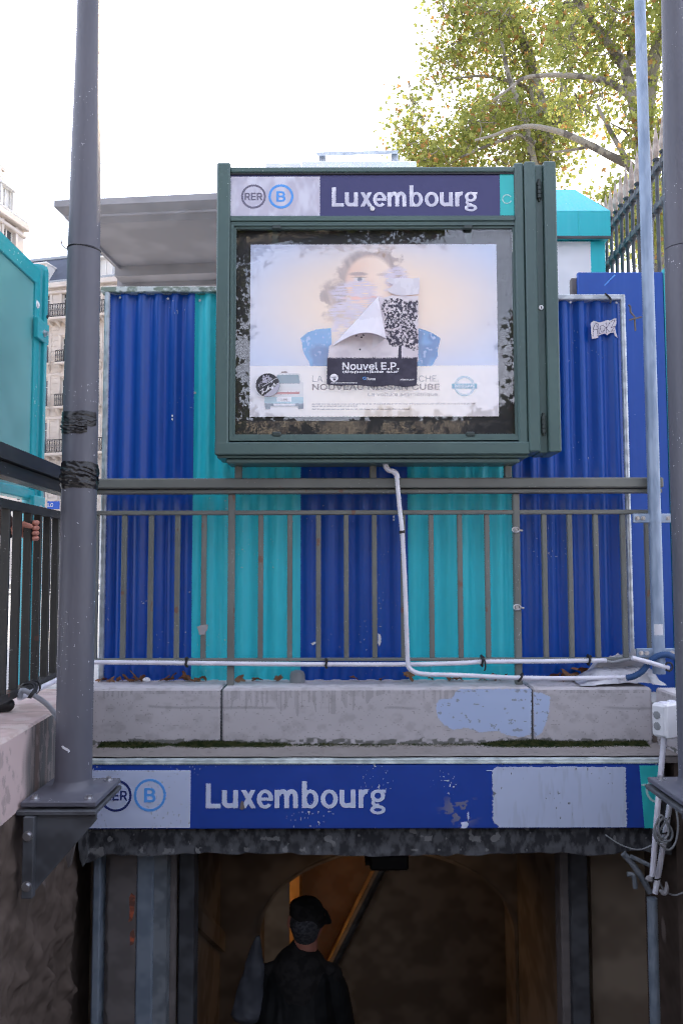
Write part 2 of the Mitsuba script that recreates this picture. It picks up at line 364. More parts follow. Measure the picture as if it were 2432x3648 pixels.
# ------------------------------------------------------------------ side parapets and rough stairwell walls
def ribbon(fx, y0, y1, z0, z1, thick, ny=120, nz=70, amp=0., seed=1, sc=9.):
    """a wall face along y, thick on its far side, roughened by amp"""
    def f(u, v):
        y = y0 + (y1 - y0) * u; z = z0 + (z1 - z0) * v; x = fx(y)
        p = np.stack([y * sc, z * sc, y * 0], 1)
        return np.stack([x + amp * (meshkit.fbm(p, 4, seed) - .5) * np.minimum(1, 4 * np.minimum(v, 1 - v) + .2), y, z], 1)
    return grid(f, ny, nz)
sp = thing('side_parapet', 'pinkish plastered side parapet at the far left, stained dark near the mast', 'parapet')
def side_block(fx, sgn, y0, y1, w):
    P = []
    for y in (y0, y1):
        x = fx(y)
        for dx, z in ((0, -.13), (0, .122), (.008, .13), (w, .13), (w, -.13)): P.append((x + sgn * dx, y, z))
    return hull(P)
part(sp, 'coping', side_block(wl, -1, -2.0, 3.636, .27), 'mat_side_plaster')
sp2 = thing('side_parapet', 'short grey side wall of the stairwell behind the right mast', 'parapet')
part(sp2, 'coping', side_block(wr, 1, -2.0, 3.636, .27), 'mat_concrete')
rw = thing('roughcast_wall', 'dark rough plaster wall of the stairwell below the left mast bracket', 'wall')
part(rw, 'plaster', ribbon(lambda y: wl(y) - .006, -2.0, 3.44, -4.2, -.132, .2, 420, 420, .115, 1, 13.), 'mat_roughcast', smooth=True)
rw2 = thing('roughcast_wall', 'dark stairwell wall at the right edge behind the white conduits', 'wall')
m = ribbon(lambda y: wr(y) + .006, -2.0, 3.44, -4.2, -.132, .2, 240, 240, .06, 4, 15.); m.invert()
part(rw2, 'plaster', m, 'mat_roughcast', smooth=True)
part(rw, 'backing', bx(-1.60, -1.28, -2.2, 3.44, -5, -.14), 'mat_roughcast')
part(rw2, 'backing', bx(1.75, 2.0, -2.2, 3.44, -5, -.14), 'mat_roughcast')
part(rw2, 'return', bx(1.40, 1.95, 3.43, 3.9, -5, -.135), 'mat_roughcast')
part(rw, 'return', bx(-1.7, -1.17, 3.445, 3.9, -5, -.135), 'mat_roughcast')
# crumbled pale render hanging at the wall's far edge
def scrap(pts, Y, t): return extr(Polygon(pts), Y, t)
part(rw, 'loose_render', scrap([(-1.1306, -0.3641), (-1.0931, -0.3554), (-1.0879, -0.4341), (-1.1091, -0.5386), (-1.1352, -0.5699), (-1.1519, -0.5385), (-1.1375, -0.4602)], 3.36, .02), 'mat_jamb_brown', label='pale tongue of old render left on the wall')

# ------------------------------------------------------------------ lintel and the passage below
def lint(u, v):
    x = -1.09 + u * 2.46
    n1 = meshkit.fbm(np.stack([x * 6, v * 3, x * 0], 1), 4); n2 = meshkit.noise(np.stack([x * 5, x * 0, x * 0], 1), 3)
    zb = -.522 + .016 * (n2 - .5) + .012 * (meshkit.noise(np.stack([x * 23, x * 0, x * 0], 1), 9) - .5)
    zb = zb - .035 * np.exp(-((x + 1.06) / .05) ** 2)
    ph = np.interp(v, [0, .45, .55, 1], [0, 0, 1, 1]); 
    z = np.where(v <= .5, -.395 + (zb + .395) * (v / .5), zb + .004 * n1)
    y = np.where(v <= .5, 3.405 + .022 * (n1 - .5), 3.405 + (v - .5) / .5 * .45)
    return np.stack([x, y, z], 1)
li = thing('lintel', 'rough dark concrete lintel under the lower sign, over the passage', 'lintel')
m = grid(lint, 260, 40); m.invert()
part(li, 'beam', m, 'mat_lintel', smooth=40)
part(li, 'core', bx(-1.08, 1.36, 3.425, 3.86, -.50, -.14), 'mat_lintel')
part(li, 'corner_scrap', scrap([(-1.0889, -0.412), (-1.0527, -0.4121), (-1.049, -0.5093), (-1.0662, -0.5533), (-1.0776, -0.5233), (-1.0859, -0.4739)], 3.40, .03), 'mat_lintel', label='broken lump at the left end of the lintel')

pas = thing('passage', 'dark descending passage with an arched opening, lit amber at its far end', 'passage')
# first bay: side walls, plaster above and dark below, split along the slope of the stairs
def sloped(x, sgn, y0, y1, za, zb, ztop):
    up = Polygon([(y0, za), (y1, zb), (y1, ztop), (y0, ztop)])
    pts = [(y0, za)] + [(y, za + (zb - za) * (y - y0) / (y1 - y0) + r) for y, r in zip(np.linspace(y0, y1, 60)[1:-1], rng.normal(0, .020, 58))] + [(y1, zb)]
    top = Polygon(pts + [(y1, ztop), (y0, ztop)])
    def side(poly, t):
        ms = []
        for g in polys(poly):
            m = trimesh.creation.extrude_polygon(g, t, engine='earcut'); v = m.vertices.copy()
            m.vertices = np.stack([x + sgn * (v[:, 2] - t), v[:, 0], v[:, 1]], 1)
            if sgn < 0: m.invert()
            ms.append(m)
        return cat(ms)
    return side(top, .012), bx(x, x - sgn * .3, y0, y1, -5.2, ztop)
a, b = sloped(-.80, 1, 3.80, 5.60, -.90, -1.92, -.50)
part(pas, 'plaster', a, 'mat_tunnel', label='brown plaster on the upper part of the left passage wall'); part(pas, 'dado', b, 'mat_tunnel', label='lower part of the passage wall where the plaster has come off')
a, b = sloped(1.15, -1, 3.80, 5.40, -.70, -1.75, -.50)
part(pas, 'plaster', a, 'mat_tunnel', label='brown plaster on the upper part of the right passage wall'); part(pas, 'dado', b, 'mat_tunnel', label='lower part of the passage wall where the plaster has come off')
part(pas, 'ceiling', bx(-1.2, 1.5, 3.86, 5.4, -.62, -.50), 'mat_tunnel')
part(pas, 'ceiling_rib', hull([(-.80, 4.05, -.95), (-.80, 4.20, -.95), (-.80, 4.05, -1.04), (-.80, 5.5, -1.78), (-.80, 5.5, -1.90), (-.765, 4.05, -.95), (-.765, 4.05, -1.04), (-.765, 5.5, -1.78), (-.765, 5.5, -1.90)]), 'mat_tunnel', label='dark sloping moulding along the left passage wall')
# arch wall
AX0, AX1, AS, AC, AY = -0.537, 1.1255, -1.74, -1.20, 5.40
cx, rx, rz = (AX0 + AX1) / 2, (AX1 - AX0) / 2, AC - AS
opening = unary_union([affinity.translate(affinity.scale(Point(0, 0).buffer(1, 48), rx, rz), cx, AS), sbox(AX0, -6, AX1, AS)])
part(pas, 'arch_wall', extr(sbox(-1.3, -5.2, 1.6, -.45).difference(opening), AY + .30, .30), 'mat_tunnel')
ri = unary_union([affinity.translate(affinity.scale(Point(0, 0).buffer(1, 48), rx + .02, rz + .02), cx, AS), sbox(AX0 - .02, -6, AX1 + .02, AS)]).difference(opening).intersection(sbox(-2, -5, 2, -.5))
part(pas, 'arch_edge', extr(ri, AY, .012), 'mat_tunnel', label='worn lighter edge of the arch')
# chamber beyond, open to the left where its lamp hangs
part(pas, 'back_wall', bx(-3.2, 2.2, 8.2, 8.5, -5.4, -.9), 'mat_lamplit_plaster', label='plaster wall at the far end, lamp amber also put into its colour')
part(pas, 'corner_pier', bx(-0.5105, -0.4016, 7.9, 8.2, -5.2, -.9, .01), 'mat_lamplit_plaster', label='narrow pier at the left end of the lit wall')
part(pas, 'vault', bx(-3.2, 2.2, 5.7, 8.2, -.95, -.8), 'mat_tunnel')
part(pas, 'added_partition', bx(-1.9, -0.4685, 7.25, 7.35, -5.2, -.95), 'mat_tunnel', label='dark partition put in to hide the lamp and keep this side unlit')  # added wall, blocks the lamp so the left of the chamber stays dark
part(pas, 'side_wall', bx(1.6, 2.0, 5.7, 8.2, -5.4, -.9), 'mat_tunnel')
part(pas, 'side_wall', bx(-3.3, -3.0, 5.7, 8.2, -5.4, -.9), 'mat_tunnel')
# sloping soffit of the next flight, cutting the lit wall
P0, P1 = np.array([0.428, 7.5, -2.0461]), np.array([-0.0561, 7.5, -2.9686])
d = (P1 - P0) / np.linalg.norm(P1 - P0)
nrm = np.array([-d[2], 0, d[0]]) * (1 if -d[2] > 0 else -1)
part(pas, 'soffit', hull([p + q for p in (P0 - d * .5, P1 + d * 2.2) for q in (np.zeros(3), nrm * 2.4, np.array([0, .6, 0]), nrm * 2.4 + [0, .6, 0])]), 'mat_tunnel', label='brown sloping underside of the next flight of stairs')
part(pas, 'handrail', tube([P0 - nrm * .05 + [0, -.02, 0] - d * .3, P1 - nrm * .05 + [0, -.02, 0] + d * 1.5], .045, 10), 'mat_dark_steel', label='dark sloping rail along the lit wall')
lamp = thing('ceiling_lamp', 'dark downlight hanging under the passage ceiling in the middle', 'lamp')
part(lamp, 'housing', cat([bx(0.1657, 0.3971, 4.9, 5.2, -1.14, -1.0467, .01), bx(0.1391, 0.1711, 4.95, 5.1, -1.127, -1.1037)]), 'mat_black_plastic')
scene[numbered(lamp + '__diffuser')] = mikit.ply(trimesh.Trimesh([(0.1711, 4.92, -1.14 - .006), (0.3918, 4.92, -1.14 - .006), (0.3918, 5.18, -1.14 - .006), (0.1711, 5.18, -1.14 - .006)], [(0, 2, 1), (0, 3, 2)], process=False), 'mat_white_plastic', emitter={'type': 'area', 'radiance': {'type': 'rgb', 'value': [.50, .30, .15]}})
part(lamp, 'bracket', bx(0.2242, 0.304, 5.0, 5.1, -1.0597, -.6), 'mat_black_plastic')
wlamp = thing('wall_lamp', 'amber lamp round the corner at the end of the passage', 'lamp')
scene[wlamp + '__tube'] = mikit.ply(tube([(-1.25, 7.62, -3.0), (-1.25, 7.62, -2.0)], .035, 12), 'mat_white_plastic', emitter={'type': 'area', 'radiance': {'type': 'rgb', 'value': [1.9, .82, .18]}})
part(wlamp, 'mount', bx(-1.31, -1.27, 7.52, 7.57, -3.05, -1.95), 'mat_black_plastic')

# door jambs left and right of the passage
jam = thing('door_jamb', 'left jamb of the passage, grey panels with orange marks beside a steel column', 'door jamb')
def col(u0, u1, Y, d, c=.006): return bx(u0, u1, Y, Y + d, -4.2, -.50, c)
mat('mat_jamb_pale', 0, .6, tex=mottled((.16, .20, .25), (.22, .26, .31), 14.))
mat('mat_jamb_grey', 0, .7, tex=mottled((.13, .15, .17), (.20, .22, .24), 16.))
mat('mat_orange_mark', 0, .7, tex=mottled((.16, .07, .05), (.48, .12, .06), 40.))
part(jam, 'strip', col(-1.07, -1.0366, 3.52, .10), 'mat_jamb_pale', label='pale metal strip at the wall corner')
def ragged(u0, u1, Y, d, k):
    z = np.linspace(-4.2, -.5, 90)
    return extr(Polygon([(u1, -4.2), (u1, -.5)] + [(u0 + a, q) for q, a in zip(z[::-1], rng.normal(0, k, 90))]), Y + d, d)
part(jam, 'recess', col(-1.0677, -1.0106, 3.60, .3, 0), 'mat_jamb_brown')
part(jam, 'panel', ragged(-1.0079, -0.8896, 3.55, .12, .004), 'mat_jamb_brown', label='grey brown panel')
part(jam, 'panel', col(-0.8884, -0.8171, 3.545, .12), 'mat_jamb_pale', label='bluish grey painted panel')
part(jam, 'panel', ragged(-0.8274, -0.7614, 3.565, .10, .006), 'mat_jamb_grey', label='flaking grey panel')
for seg in ([(299, 2062), (305, 2050), (310, 2062), (308, 2090), (304, 2112), (298, 2116), (300, 2090)], [(300, 2142), (308, 2138), (310, 2150), (306, 2170), (300, 2172)]): pass
part(jam, 'paint_mark', scrap([(-0.9203, -0.7491), (-0.9094, -0.7272), (-0.8941, -0.7419), (-0.8969, -0.8039), (-0.9057, -0.844), (-0.9206, -0.8494), (-0.9157, -0.8002)], 3.55, .0015), 'mat_orange_mark', label='upper orange spray mark')
part(jam, 'paint_mark', scrap([(-0.9142, -0.8949), (-0.8995, -0.8804), (-0.8915, -0.9094), (-0.8985, -0.9421), (-0.9134, -0.9511)], 3.55, .0015), 'mat_orange_mark', label='lower orange spray mark')
part(jam, 'pipe', cyl((-0.7566, 3.66, -4.2), (-0.7566, 3.66, -.5), .021, 14), 'mat_jamb_brown', label='brown pipe')
part(jam, 'column', col(-0.7375, -0.6671, 3.70, .12), 'mat_dark_steel', label='dark blue grey steel column')
part(jam, 'backing', bx(-1.3, -0.7152, 3.82, 3.9, -4.2, -.5), 'mat_tunnel')
jam2 = thing('door_jamb', 'right jamb of the passage with one steel column', 'door jamb')
part(jam2, 'column', col(1.0287, 1.1069, 3.70, .12), 'mat_dark_steel', label='blue grey steel column')
part(jam2, 'lining', col(0.9924, 1.0378, 3.74, .10), 'mat_jamb_brown')
part(jam2, 'backing', bx(1.1274, 1.7, 3.86, 3.95, -4.2, -.5), 'mat_tunnel')
part(jam2, 'drain_pipe', cyl((1.2735, 3.40, -4.2), (1.2804, 3.40, -0.6931), .021, 14), 'mat_jamb_pale', label='pale pipe running down into the dark')

# ------------------------------------------------------------------ corrugated hoarding behind the railing
hoard = thing('corrugated_hoarding', 'site hoarding of corrugated steel sheets in dark blue and turquoise behind the railing', 'hoarding')
HY = 3.90
def corrugated(x0, x1, z0, z1, dy=0., depth=.024):
    per = [(0, 0), (.028, 0), (.042, 1), (.070, 1), (.084, 0)]
    xs, ds = [], []
    k0 = math.floor(x0 / .084) - 1
    while k0 * .084 < x1 + .1:
        for a, b in per[:-1]:
            xs.append(k0 * .084 + a); ds.append(b)
        k0 += 1
    xs, ds = np.array(xs), np.array(ds, float)
    inside = (xs > x0) & (xs < x1)
    X0 = np.concatenate([[x0], xs[inside], [x1]]); D0 = np.concatenate([[np.interp(x0, xs, ds)], ds[inside], [np.interp(x1, xs, ds)]])
    n = len(X0); V = []
    nz = 30; zz = np.linspace(z0, z1, nz)
    dent = meshkit.fbm(np.array([(x * 4, q * 2.2, 1.5) for q in zz for x in X0]), 3, 12)
    for q in zz:
        for x, dd in zip(X0, D0): V.append((x, HY + dy - .012 + depth * dd + .0015 * math.sin(q * 3.1 + x * 5) + .007 * (dent[len(V) % len(dent)] - .5), q))
    F = []
    for j in range(nz - 1):
        for i in range(n - 1):
            a = j * n + i; F += [(a, a + 1, a + n + 1), (a, a + n + 1, a + n)]
    return trimesh.Trimesh(V, F, process=False)
ZT, ZTR = 2.0552, 2.0102
cuts = [-1.1573, -0.7467, -0.2001, 0.3041, 0.8379, 1.4055]
for k in range(5):
    part(hoard, 'sheet', corrugated(cuts[k], cuts[k + 1] + (.02 if k < 4 else 0), .131, ZT if k < 4 else ZTR, .003 * (k % 2)), 'mat_teal_sheet' if k % 2 else 'mat_blue_sheet', smooth=60,
         label=['dark blue corrugated sheet at the left end', 'turquoise corrugated sheet left of the middle', 'dark blue corrugated sheet in the middle', 'turquoise corrugated sheet right of the middle', 'dark blue corrugated sheet at the right end with a sticker'][k])
part(hoard, 'top_rail', bx(-1.1913, 0.2536, 3.868, 3.93, 2.038, 2.0667, .004), 'mat_cap_rail', label='flaking galvanised cap rail of the left bay')
part(hoard, 'top_rail', bx(0.4698, 1.4071, 3.868, 3.93, 1.9956, 2.022, .004), 'mat_galvanised', label='galvanised cap rail of the right bay')
part(hoard, 'frame_post', bx(-1.1718, -1.1462, 3.87, 3.93, .131, ZT + .015, .006), 'mat_galvanised', label='grey edge post at the left end')
part(hoard, 'frame_post', cyl((1.3961, 3.88, .131), (1.3961, 3.88, 2.0186), .0135, 16), 'mat_galvanised', label='round galvanised post at the right end')
for k, (px, pz) in enumerate([(-1.0989, 2.0168), (-0.8603, 2.0097), (-0.702, 2.0005), (-0.7211, 1.5354), (1.1396, 1.9877), (1.3691, 1.985), (-0.7363, 0.5553)]):
    part(hoard, 'screw', bolt((px, 3.888, pz), .004, .004), 'mat_steel')
part(hoard, 'paint_chip', scrap([(0.1756, 0.3543), (0.1882, 0.348), (0.1902, 0.3146), (0.1816, 0.2917), (0.1733, 0.3104), (0.1755, 0.3313)], 3.886, .001), 'mat_white_plastic', label='long white scrape on the middle blue sheet')
part(hoard, 'paint_chip', scrap([(-0.1486, 0.3069), (-0.1318, 0.3152), (-0.1191, 0.3131), (-0.1318, 0.3027), (-0.1423, 0.2986)], 3.886, .001), 'mat_white_plastic', label='small white scrape low on the middle blue sheet')
for u in ([(-0.8312, 1.4203)], [(-0.831, 1.4029)], [(0.2551, 0.9194)], [(0.255, 0.9045)]):
    part(hoard, 'paint_chip', bx(u[0][0] - .004, u[0][0] + .004, 3.884, 3.8865, u[0][1] - .005, u[0][1] + .005), 'mat_white_plastic')
part(hoard, 'tie_wire', tube(curve([(1.305, 3.865, 2.0246), (1.322, 3.865, 2.0114), (1.3345, 3.865, 1.9938), (1.3297, 3.865, 1.974)], 5), .004, 6), 'mat_black_plastic', label='black wire twisted over the right cap rail')
part(hoard, 'latch', cat([tube([(1.4237, 3.875, 1.9705), (1.4321, 3.875, 1.9617), (1.4335, 3.875, 1.933), (1.4523, 3.875, 1.911), (1.4547, 3.875, 1.8385)], .0045, 8), tube([(1.4248, 3.872, 1.8925), (1.4856, 3.872, 1.9078)], .004, 8)]), 'mat_jamb_brown', label='rusty bent latch rod at the right post')

stk = thing('sticker', 'white cut-out graffiti sticker on the right blue sheet', 'sticker')
mat('mat_sticker', 0, .4, tex=mottled((.62, .60, .66), (.72, .70, .76), 40.))
mat('mat_sticker_ink', (.12, .09, .18), .5)
SY = 3.884
out = Polygon([(1.2364, 1.8813), (1.2518, 1.8923), (1.2819, 1.8834), (1.3037, 1.8899), (1.3211, 1.8965), (1.334, 1.8921), (1.3516, 1.9031), (1.3646, 1.9052), (1.3638, 1.8744), (1.3569, 1.8568), (1.3626, 1.8282), (1.3686, 1.8062), (1.3558, 1.815), (1.3498, 1.8326), (1.3325, 1.8305), (1.3171, 1.8195), (1.3043, 1.8283), (1.2804, 1.8196), (1.2716, 1.8152), (1.2736, 1.8064), (1.241, 1.7999), (1.2377, 1.8417)])
part(stk, 'paper', extr(out, SY, .002), 'mat_sticker')
def ink(pts, w=.0023): return LineString(pts).buffer(w / 2)
lines = [[(1.2456, 1.8109), (1.2511, 1.8592), (1.2602, 1.8812), (1.2667, 1.879), (1.2681, 1.8482), (1.2716, 1.8152)], [(1.2551, 1.846), (1.2681, 1.8482)], [(1.2752, 1.8768), (1.2761, 1.824), (1.298, 1.8327)], [(1.2836, 1.8636), (1.2967, 1.8701), (1.3072, 1.8591), (1.3047, 1.8437), (1.2916, 1.8371), (1.2832, 1.8482), (1.2836, 1.8636)],
         [(1.3122, 1.8833), (1.313, 1.8283)], [(1.3316, 1.8811), (1.3136, 1.8547), (1.3283, 1.8349)], [(1.3361, 1.8877), (1.3579, 1.8964), (1.3374, 1.8568), (1.3593, 1.8656), (1.337, 1.8392), (1.3543, 1.8414)]]
part(stk, 'lettering', extr(unary_union([ink(l) for l in lines]), SY - .002, .0012), 'mat_sticker_ink', label='hand drawn letters A L O K Z')

# ------------------------------------------------------------------ flat hoarding further right
fh = thing('flat_hoarding', 'smooth blue site hoarding panel standing behind the right end of the corrugated one', 'hoarding')
FY = 4.35
mat('mat_flat_blue', 0, .4, tex=sheet_paint((.018, .085, .40), (.05, .13, .45), (.3, .4, .6)))
mat('mat_flat_teal', 0, .4, tex=sheet_paint((.025, .44, .46), (.08, .5, .5), (.5, .6, .6)))
zt = 2.315
part(fh, 'panel', bx(1.3211, 1.7946, FY, FY + .03, .0, zt, .003), 'mat_flat_blue', label='wide dark blue panel')
part(fh, 'panel', bx(1.7982, 2.2633, FY - .004, FY + .03, .0, zt + .02, .003), 'mat_flat_teal', label='turquoise panel at the right edge')
part(fh, 'batten', bx(1.2927, 1.3542, FY + .03, FY + .07, .0, 2.294, .004), 'mat_jamb_brown', label='rough wooden batten at the left edge')
part(fh, 'scratch', scrap([(1.4651, 2.2405), (1.51, 2.2876), (1.525, 2.3025), (1.5296, 2.2951), (1.4998, 2.2678), (1.4698, 2.2356)], FY, .0015), 'mat_sky_blue')

# ------------------------------------------------------------------ site cabins behind
cab = thing('site_cabin', 'white site cabin with a turquoise roof edge right of the display case', 'cabin')
CY = 5.5
mat('mat_cabin_teal', 0, .4, tex=sheet_paint((.02, .46, .52), (.06, .52, .58), (.4, .6, .6)))
mat('mat_cabin_white', 0, .5, tex=mottled((.70, .70, .74), (.76, .76, .80), 6.))
xr, xe = 1.9092, 1.8271
zf0, zf1, zr = 3.0065, 3.1937, 3.4833
part(cab, 'roof_edge', hull([(-.2, CY, zf0), (xr, CY, zf0), (-.2, CY, zf1), (xr, CY, zf1), (-.2, CY + .28, zr), (xr - .16, CY + .28, zr), (-.2, 7.8, zr), (xr - .16, 7.8, zr), (-.2, 7.8, zf0), (xr, 7.8, zf0)]), 'mat_cabin_teal')
part(cab, 'roof_seam', bx(1.682, 1.6867, CY - .003, CY, zf0, zf1), 'mat_header_teal')
part(cab, 'gutter_line', bx(-.2, xr + .01, CY - .012, CY + .02, zf0 - .012, zf0 - .001), 'mat_dark_steel')
part(cab, 'wall', bx(-.15, 1.7835, CY + .06, 7.7, .0, zf0 - .012), 'mat_cabin_white')
part(cab, 'corner_post', bx(1.7835, 1.8862, CY + .055, 7.7, .0, zf0 - .012, .004), 'mat_cabin_teal')
cab2 = thing('site_cabin', 'pale blue flat roof of a cabin showing above the display case', 'cabin')
C2 = 7.0
part(cab2, 'roof', cat([bx(-0.6808, -0.3608, C2, C2 + 2.2, 3.3, 4.3363, .01), bx(-0.3529, 0.6861, C2, C2 + 2.2, 3.3, 4.3511, .01)]), 'mat_cabin_white')
part(cab2, 'wall', bx(-0.6413, 0.6229, C2 + .1, C2 + 2.0, 0, 3.3), 'mat_cabin_white')
bar = thing('roof_lamp', 'flat lamp bar on two short feet on the cabin roof', 'lamp')
part(bar, 'housing', hull([(-0.2401, 7.05, 4.4564), (0.5288, 7.05, 4.4753), (-0.2082, 7.05, 4.4234), (0.5167, 7.05, 4.4424), (-0.1976, 7.4, 4.6351), (0.5132, 7.4, 4.6509)]), 'mat_galvanised')
for u in (-0.172, 7.2, 4.5029)[:1] + (0.4991, 7.2, 4.5183)[:1]:
    part(bar, 'foot', bx(u - .03, u + .03, 7.1, 7.25, 4.3912, 4.474, .005), 'mat_galvanised')

# ------------------------------------------------------------------ kiosk roof behind the left end of the hoarding
mat('mat_canopy', 0, .7, tex=mottled((.27, .262, .27), (.33, .32, .33), 4.))
ki = thing('kiosk', 'grey kiosk with a wide flat canopy reaching out on the left behind the hoarding', 'kiosk')
A0 = np.array([-2.0094, 5.4345, 3.2]); A1 = np.array([-0.8557, 5.3266, 3.2])
ex = (A1 - A0) / np.linalg.norm(A1 - A0); ey = np.array([-ex[1], ex[0], 0])
def K(s, t, z): return A0 + ex * s + ey * t + np.array([0, 0, z - A0[2]])
L, D = 2.0, 1.0
def kbox(s0, s1, t0, t1, z0, z1): return hull([K(s, t, z) for s in (s0, s1) for t in (t0, t1) for z in (z0, z1)])
part(ki, 'canopy', cat([kbox(.05, L, .06, D - .02, 3.145, 3.24), hull([K(0, 0, 3.20), K(L, 0, 3.20), K(.10, .12, 3.12), K(L, .12, 3.12), K(0, 0, 3.245), K(L, 0, 3.245), K(.10, .12, 3.24), K(L, .12, 3.24)]),
     hull([K(0, 0, 3.20), K(0, D, 3.20), K(.10, .12, 3.12), K(.10, D, 3.12), K(0, 0, 3.245), K(0, D, 3.245), K(.12, .12, 3.24), K(.12, D, 3.24)])]), 'mat_canopy', label='grey canopy with bevelled edges')
part(ki, 'cross_beam', cat([kbox(.06, L, D - .02, D + .14, 3.06, 3.24), kbox(.02, L, D + .14, D + .30, 3.02, 3.16)]), 'mat_canopy', label='stepped grey beam under the canopy')
part(ki, 'gutter', kbox(-.03, L, D + .30, D + .42, 2.99, 3.12), 'mat_galvanised', label='pale metal gutter')
part(ki, 'canopy', cat([kbox(.30, L, D + .42, D + 1.6, 3.05, 3.12), kbox(.26, .34, D + .42, D + 1.6, 2.98, 3.12), kbox(.26, L, D + 1.5, D + 1.62, 2.97, 3.12)]), 'mat_canopy', label='second canopy bay behind the beam')
part(ki, 'post', kbox(.9, 1.05, D + .1, D + .25, 0, 3.02), 'mat_canopy')
part(ki, 'body', kbox(1.25, L - .1, D + .2, D + 1.5, 0, 3.0), 'mat_canopy')

# ------------------------------------------------------------------ steel railing on the back parapet
RY = 3.75
rail = thing('steel_railing', 'grey painted steel railing along the back parapet in front of the hoarding', 'railing')
RX0, RX1 = -1.27, 1.50
zt1, zt0 = 1.0898, 1.0429
part(rail, 'handrail', bx(RX0, RX1, 3.695, 3.80, zt0, zt1, .005), 'mat_rail', label='wide flat top rail')
part(rail, 'lower_channel', bx(RX0, RX1, 3.715, 3.775, 1.0198, zt0 - .004, .003), 'mat_rail', label='channel under the top rail')
mz1, mz0 = 0.9417, 0.9211
bz1, bz0 = 0.2526, 0.2386
px = [-0.516, 0.8205]
segs = [RX0] + px + [RX1]
for a, b in zip(segs[:-1], segs[1:]):
    part(rail, 'middle_rail', bx(a + .014, b - .014, 3.733, 3.768, mz0, mz1, .003), 'mat_rail')
    part(rail, 'bottom_rail', bx(a + .014, b - .014, 3.733, 3.768, bz0, bz1, .003), 'mat_rail')
for k, x in enumerate(px):
    part(rail, 'post', bx(x - .0155, x + .0155, 3.731, 3.769, .128, 1.0198, .004), 'mat_rail', label=['square post left of the middle', 'square post right of the middle with two clamps'][k])
ux = [-1.1522, -1.02, -0.8938, -0.7697, -0.6456, -0.3791, -0.2428, -0.1085, 0.0217, 0.1539, 0.2882, 0.4204, 0.5547, 0.6828, 0.9514, 1.0714, 1.1934, 1.3216, 1.4355]
for x in ux:
    part(rail, 'baluster', bx(x - .0115, x + .0115, 3.739, 3.763, bz1 - .001, mz0 + .001, .003), 'mat_rail')
for z in (0.8471, 0.4861):
    part(rail, 'clamp', cat([tube([(px[1] - .006 + .016 * math.cos(t), 3.728, z + .012 * math.sin(t)) for t in np.linspace(0, 6.283, 20)], .004, 8), bolt((px[1] - .006, 3.731, z), .006, .01), tube([(px[1] + .008, 3.727, z), (px[1] + .026, 3.727, z - .004)], .005, 8)]), 'mat_steel')
part(rail, 'tape_scrap', scrap([(-0.6741, 0.3985), (-0.6539, 0.4065), (-0.6215, 0.4105), (-0.6233, 0.3863), (-0.6333, 0.3743), (-0.6372, 0.3622), (-0.6616, 0.3623), (-0.6658, 0.3824)], 3.737, .003), 'mat_canopy', label='torn scrap of adhesive tape round a bar')

# ------------------------------------------------------------------ side railing at the left
srail = thing('side_railing', 'dark steel railing running towards us along the left side parapet', 'railing')
def sx(y): return -1.215 - .05 * (y - 3.2)
def along(y0, y1, dx0, dx1, z0, z1):
    return hull([(sx(y) + dx, y, z) for y in (y0, y1) for dx in (dx0, dx1) for z in (z0, z1)])
part(srail, 'handrail', along(1.9, 3.69, -.05, .05, 1.045, 1.098), 'mat_side_rail', label='wide flat top rail')
part(srail, 'lower_channel', along(1.9, 3.69, -.03, .03, .995, 1.042), 'mat_side_rail', label='channel under the top rail')
part(srail, 'middle_rail', along(1.9, 3.74, -.018, .018, .885, .918), 'mat_side_rail')
part(srail, 'bottom_rail', along(1.9, 3.74, -.02, .02, .205, .232), 'mat_side_rail')
sy = [2.26 + .116 * k for k in range(12)]
for y in sy:
    part(srail, 'baluster', bx(sx(y) - .016, sx(y) + .016, y - .007, y + .007, .228, .888, .003), 'mat_side_rail')
part(srail, 'corner_post', bx(sx(3.72) - .018, sx(3.72) + .018, 3.70, 3.74, .128, 1.0, .003), 'mat_side_rail')
part(srail, 'post', bx(sx(2.1) - .02, sx(2.1) + .02, 2.08, 2.12, .128, 1.0, .003), 'mat_side_rail')

# ------------------------------------------------------------------ display case on the railing
case = thing('display_case', 'green metal display case with name strip and poster window, standing on the railing', 'display case')
CF, CB = 3.58, 3.78
ctop, cbot = 2.5452, 1.1815
part(case, 'back_shell', bx(-0.5775, 0.8509, 3.665, CB, cbot + .004, ctop - .03, .006), 'mat_cabinet', label='rear body of the case')
part(case, 'side_profile', bx(-0.5709, -0.511, CF - .012, CB - .01, cbot, ctop, .006), 'mat_cabinet', label='left upright profile')
rxs = [0.8024, 0.8443, 0.8982, 0.9361, 0.992]
part(case, 'side_profile', bx(rxs[0], rxs[1], CF - .006, CB - .01, cbot, ctop, .006), 'mat_cabinet', label='right upright profile beside the poster window')
part(case, 'side_profile', bx(rxs[1] + .002, rxs[2], CF - .016, CB - .02, cbot + .012, ctop, .005), 'mat_cabinet', label='second upright profile')
part(case, 'hinge_channel', bx(rxs[2] + .001, rxs[3], CF + .012, CB - .02, cbot + .010, ctop - .002, .003), 'mat_cabinet', label='recessed channel with hinges and lock')
part(case, 'side_profile', bx(rxs[3] + .001, rxs[4], CF - .016, CB - .02, cbot + .010, ctop + .002, .005), 'mat_cabinet', label='outermost upright profile at the right')
def hinge(z):
    x0, x1 = rxs[2] + .007, rxs[3] - .005; xm = (x0 + x1) / 2
    return cat([tube([(xm, CF + .006, z - .040 + .020 * k), (xm, CF + .006, z - .023 + .020 * k)], .0115, 12) for k in range(4)] + [tube([(xm, CF + .008, z - .052), (xm, CF + .008, z + .052)], .006, 10)])
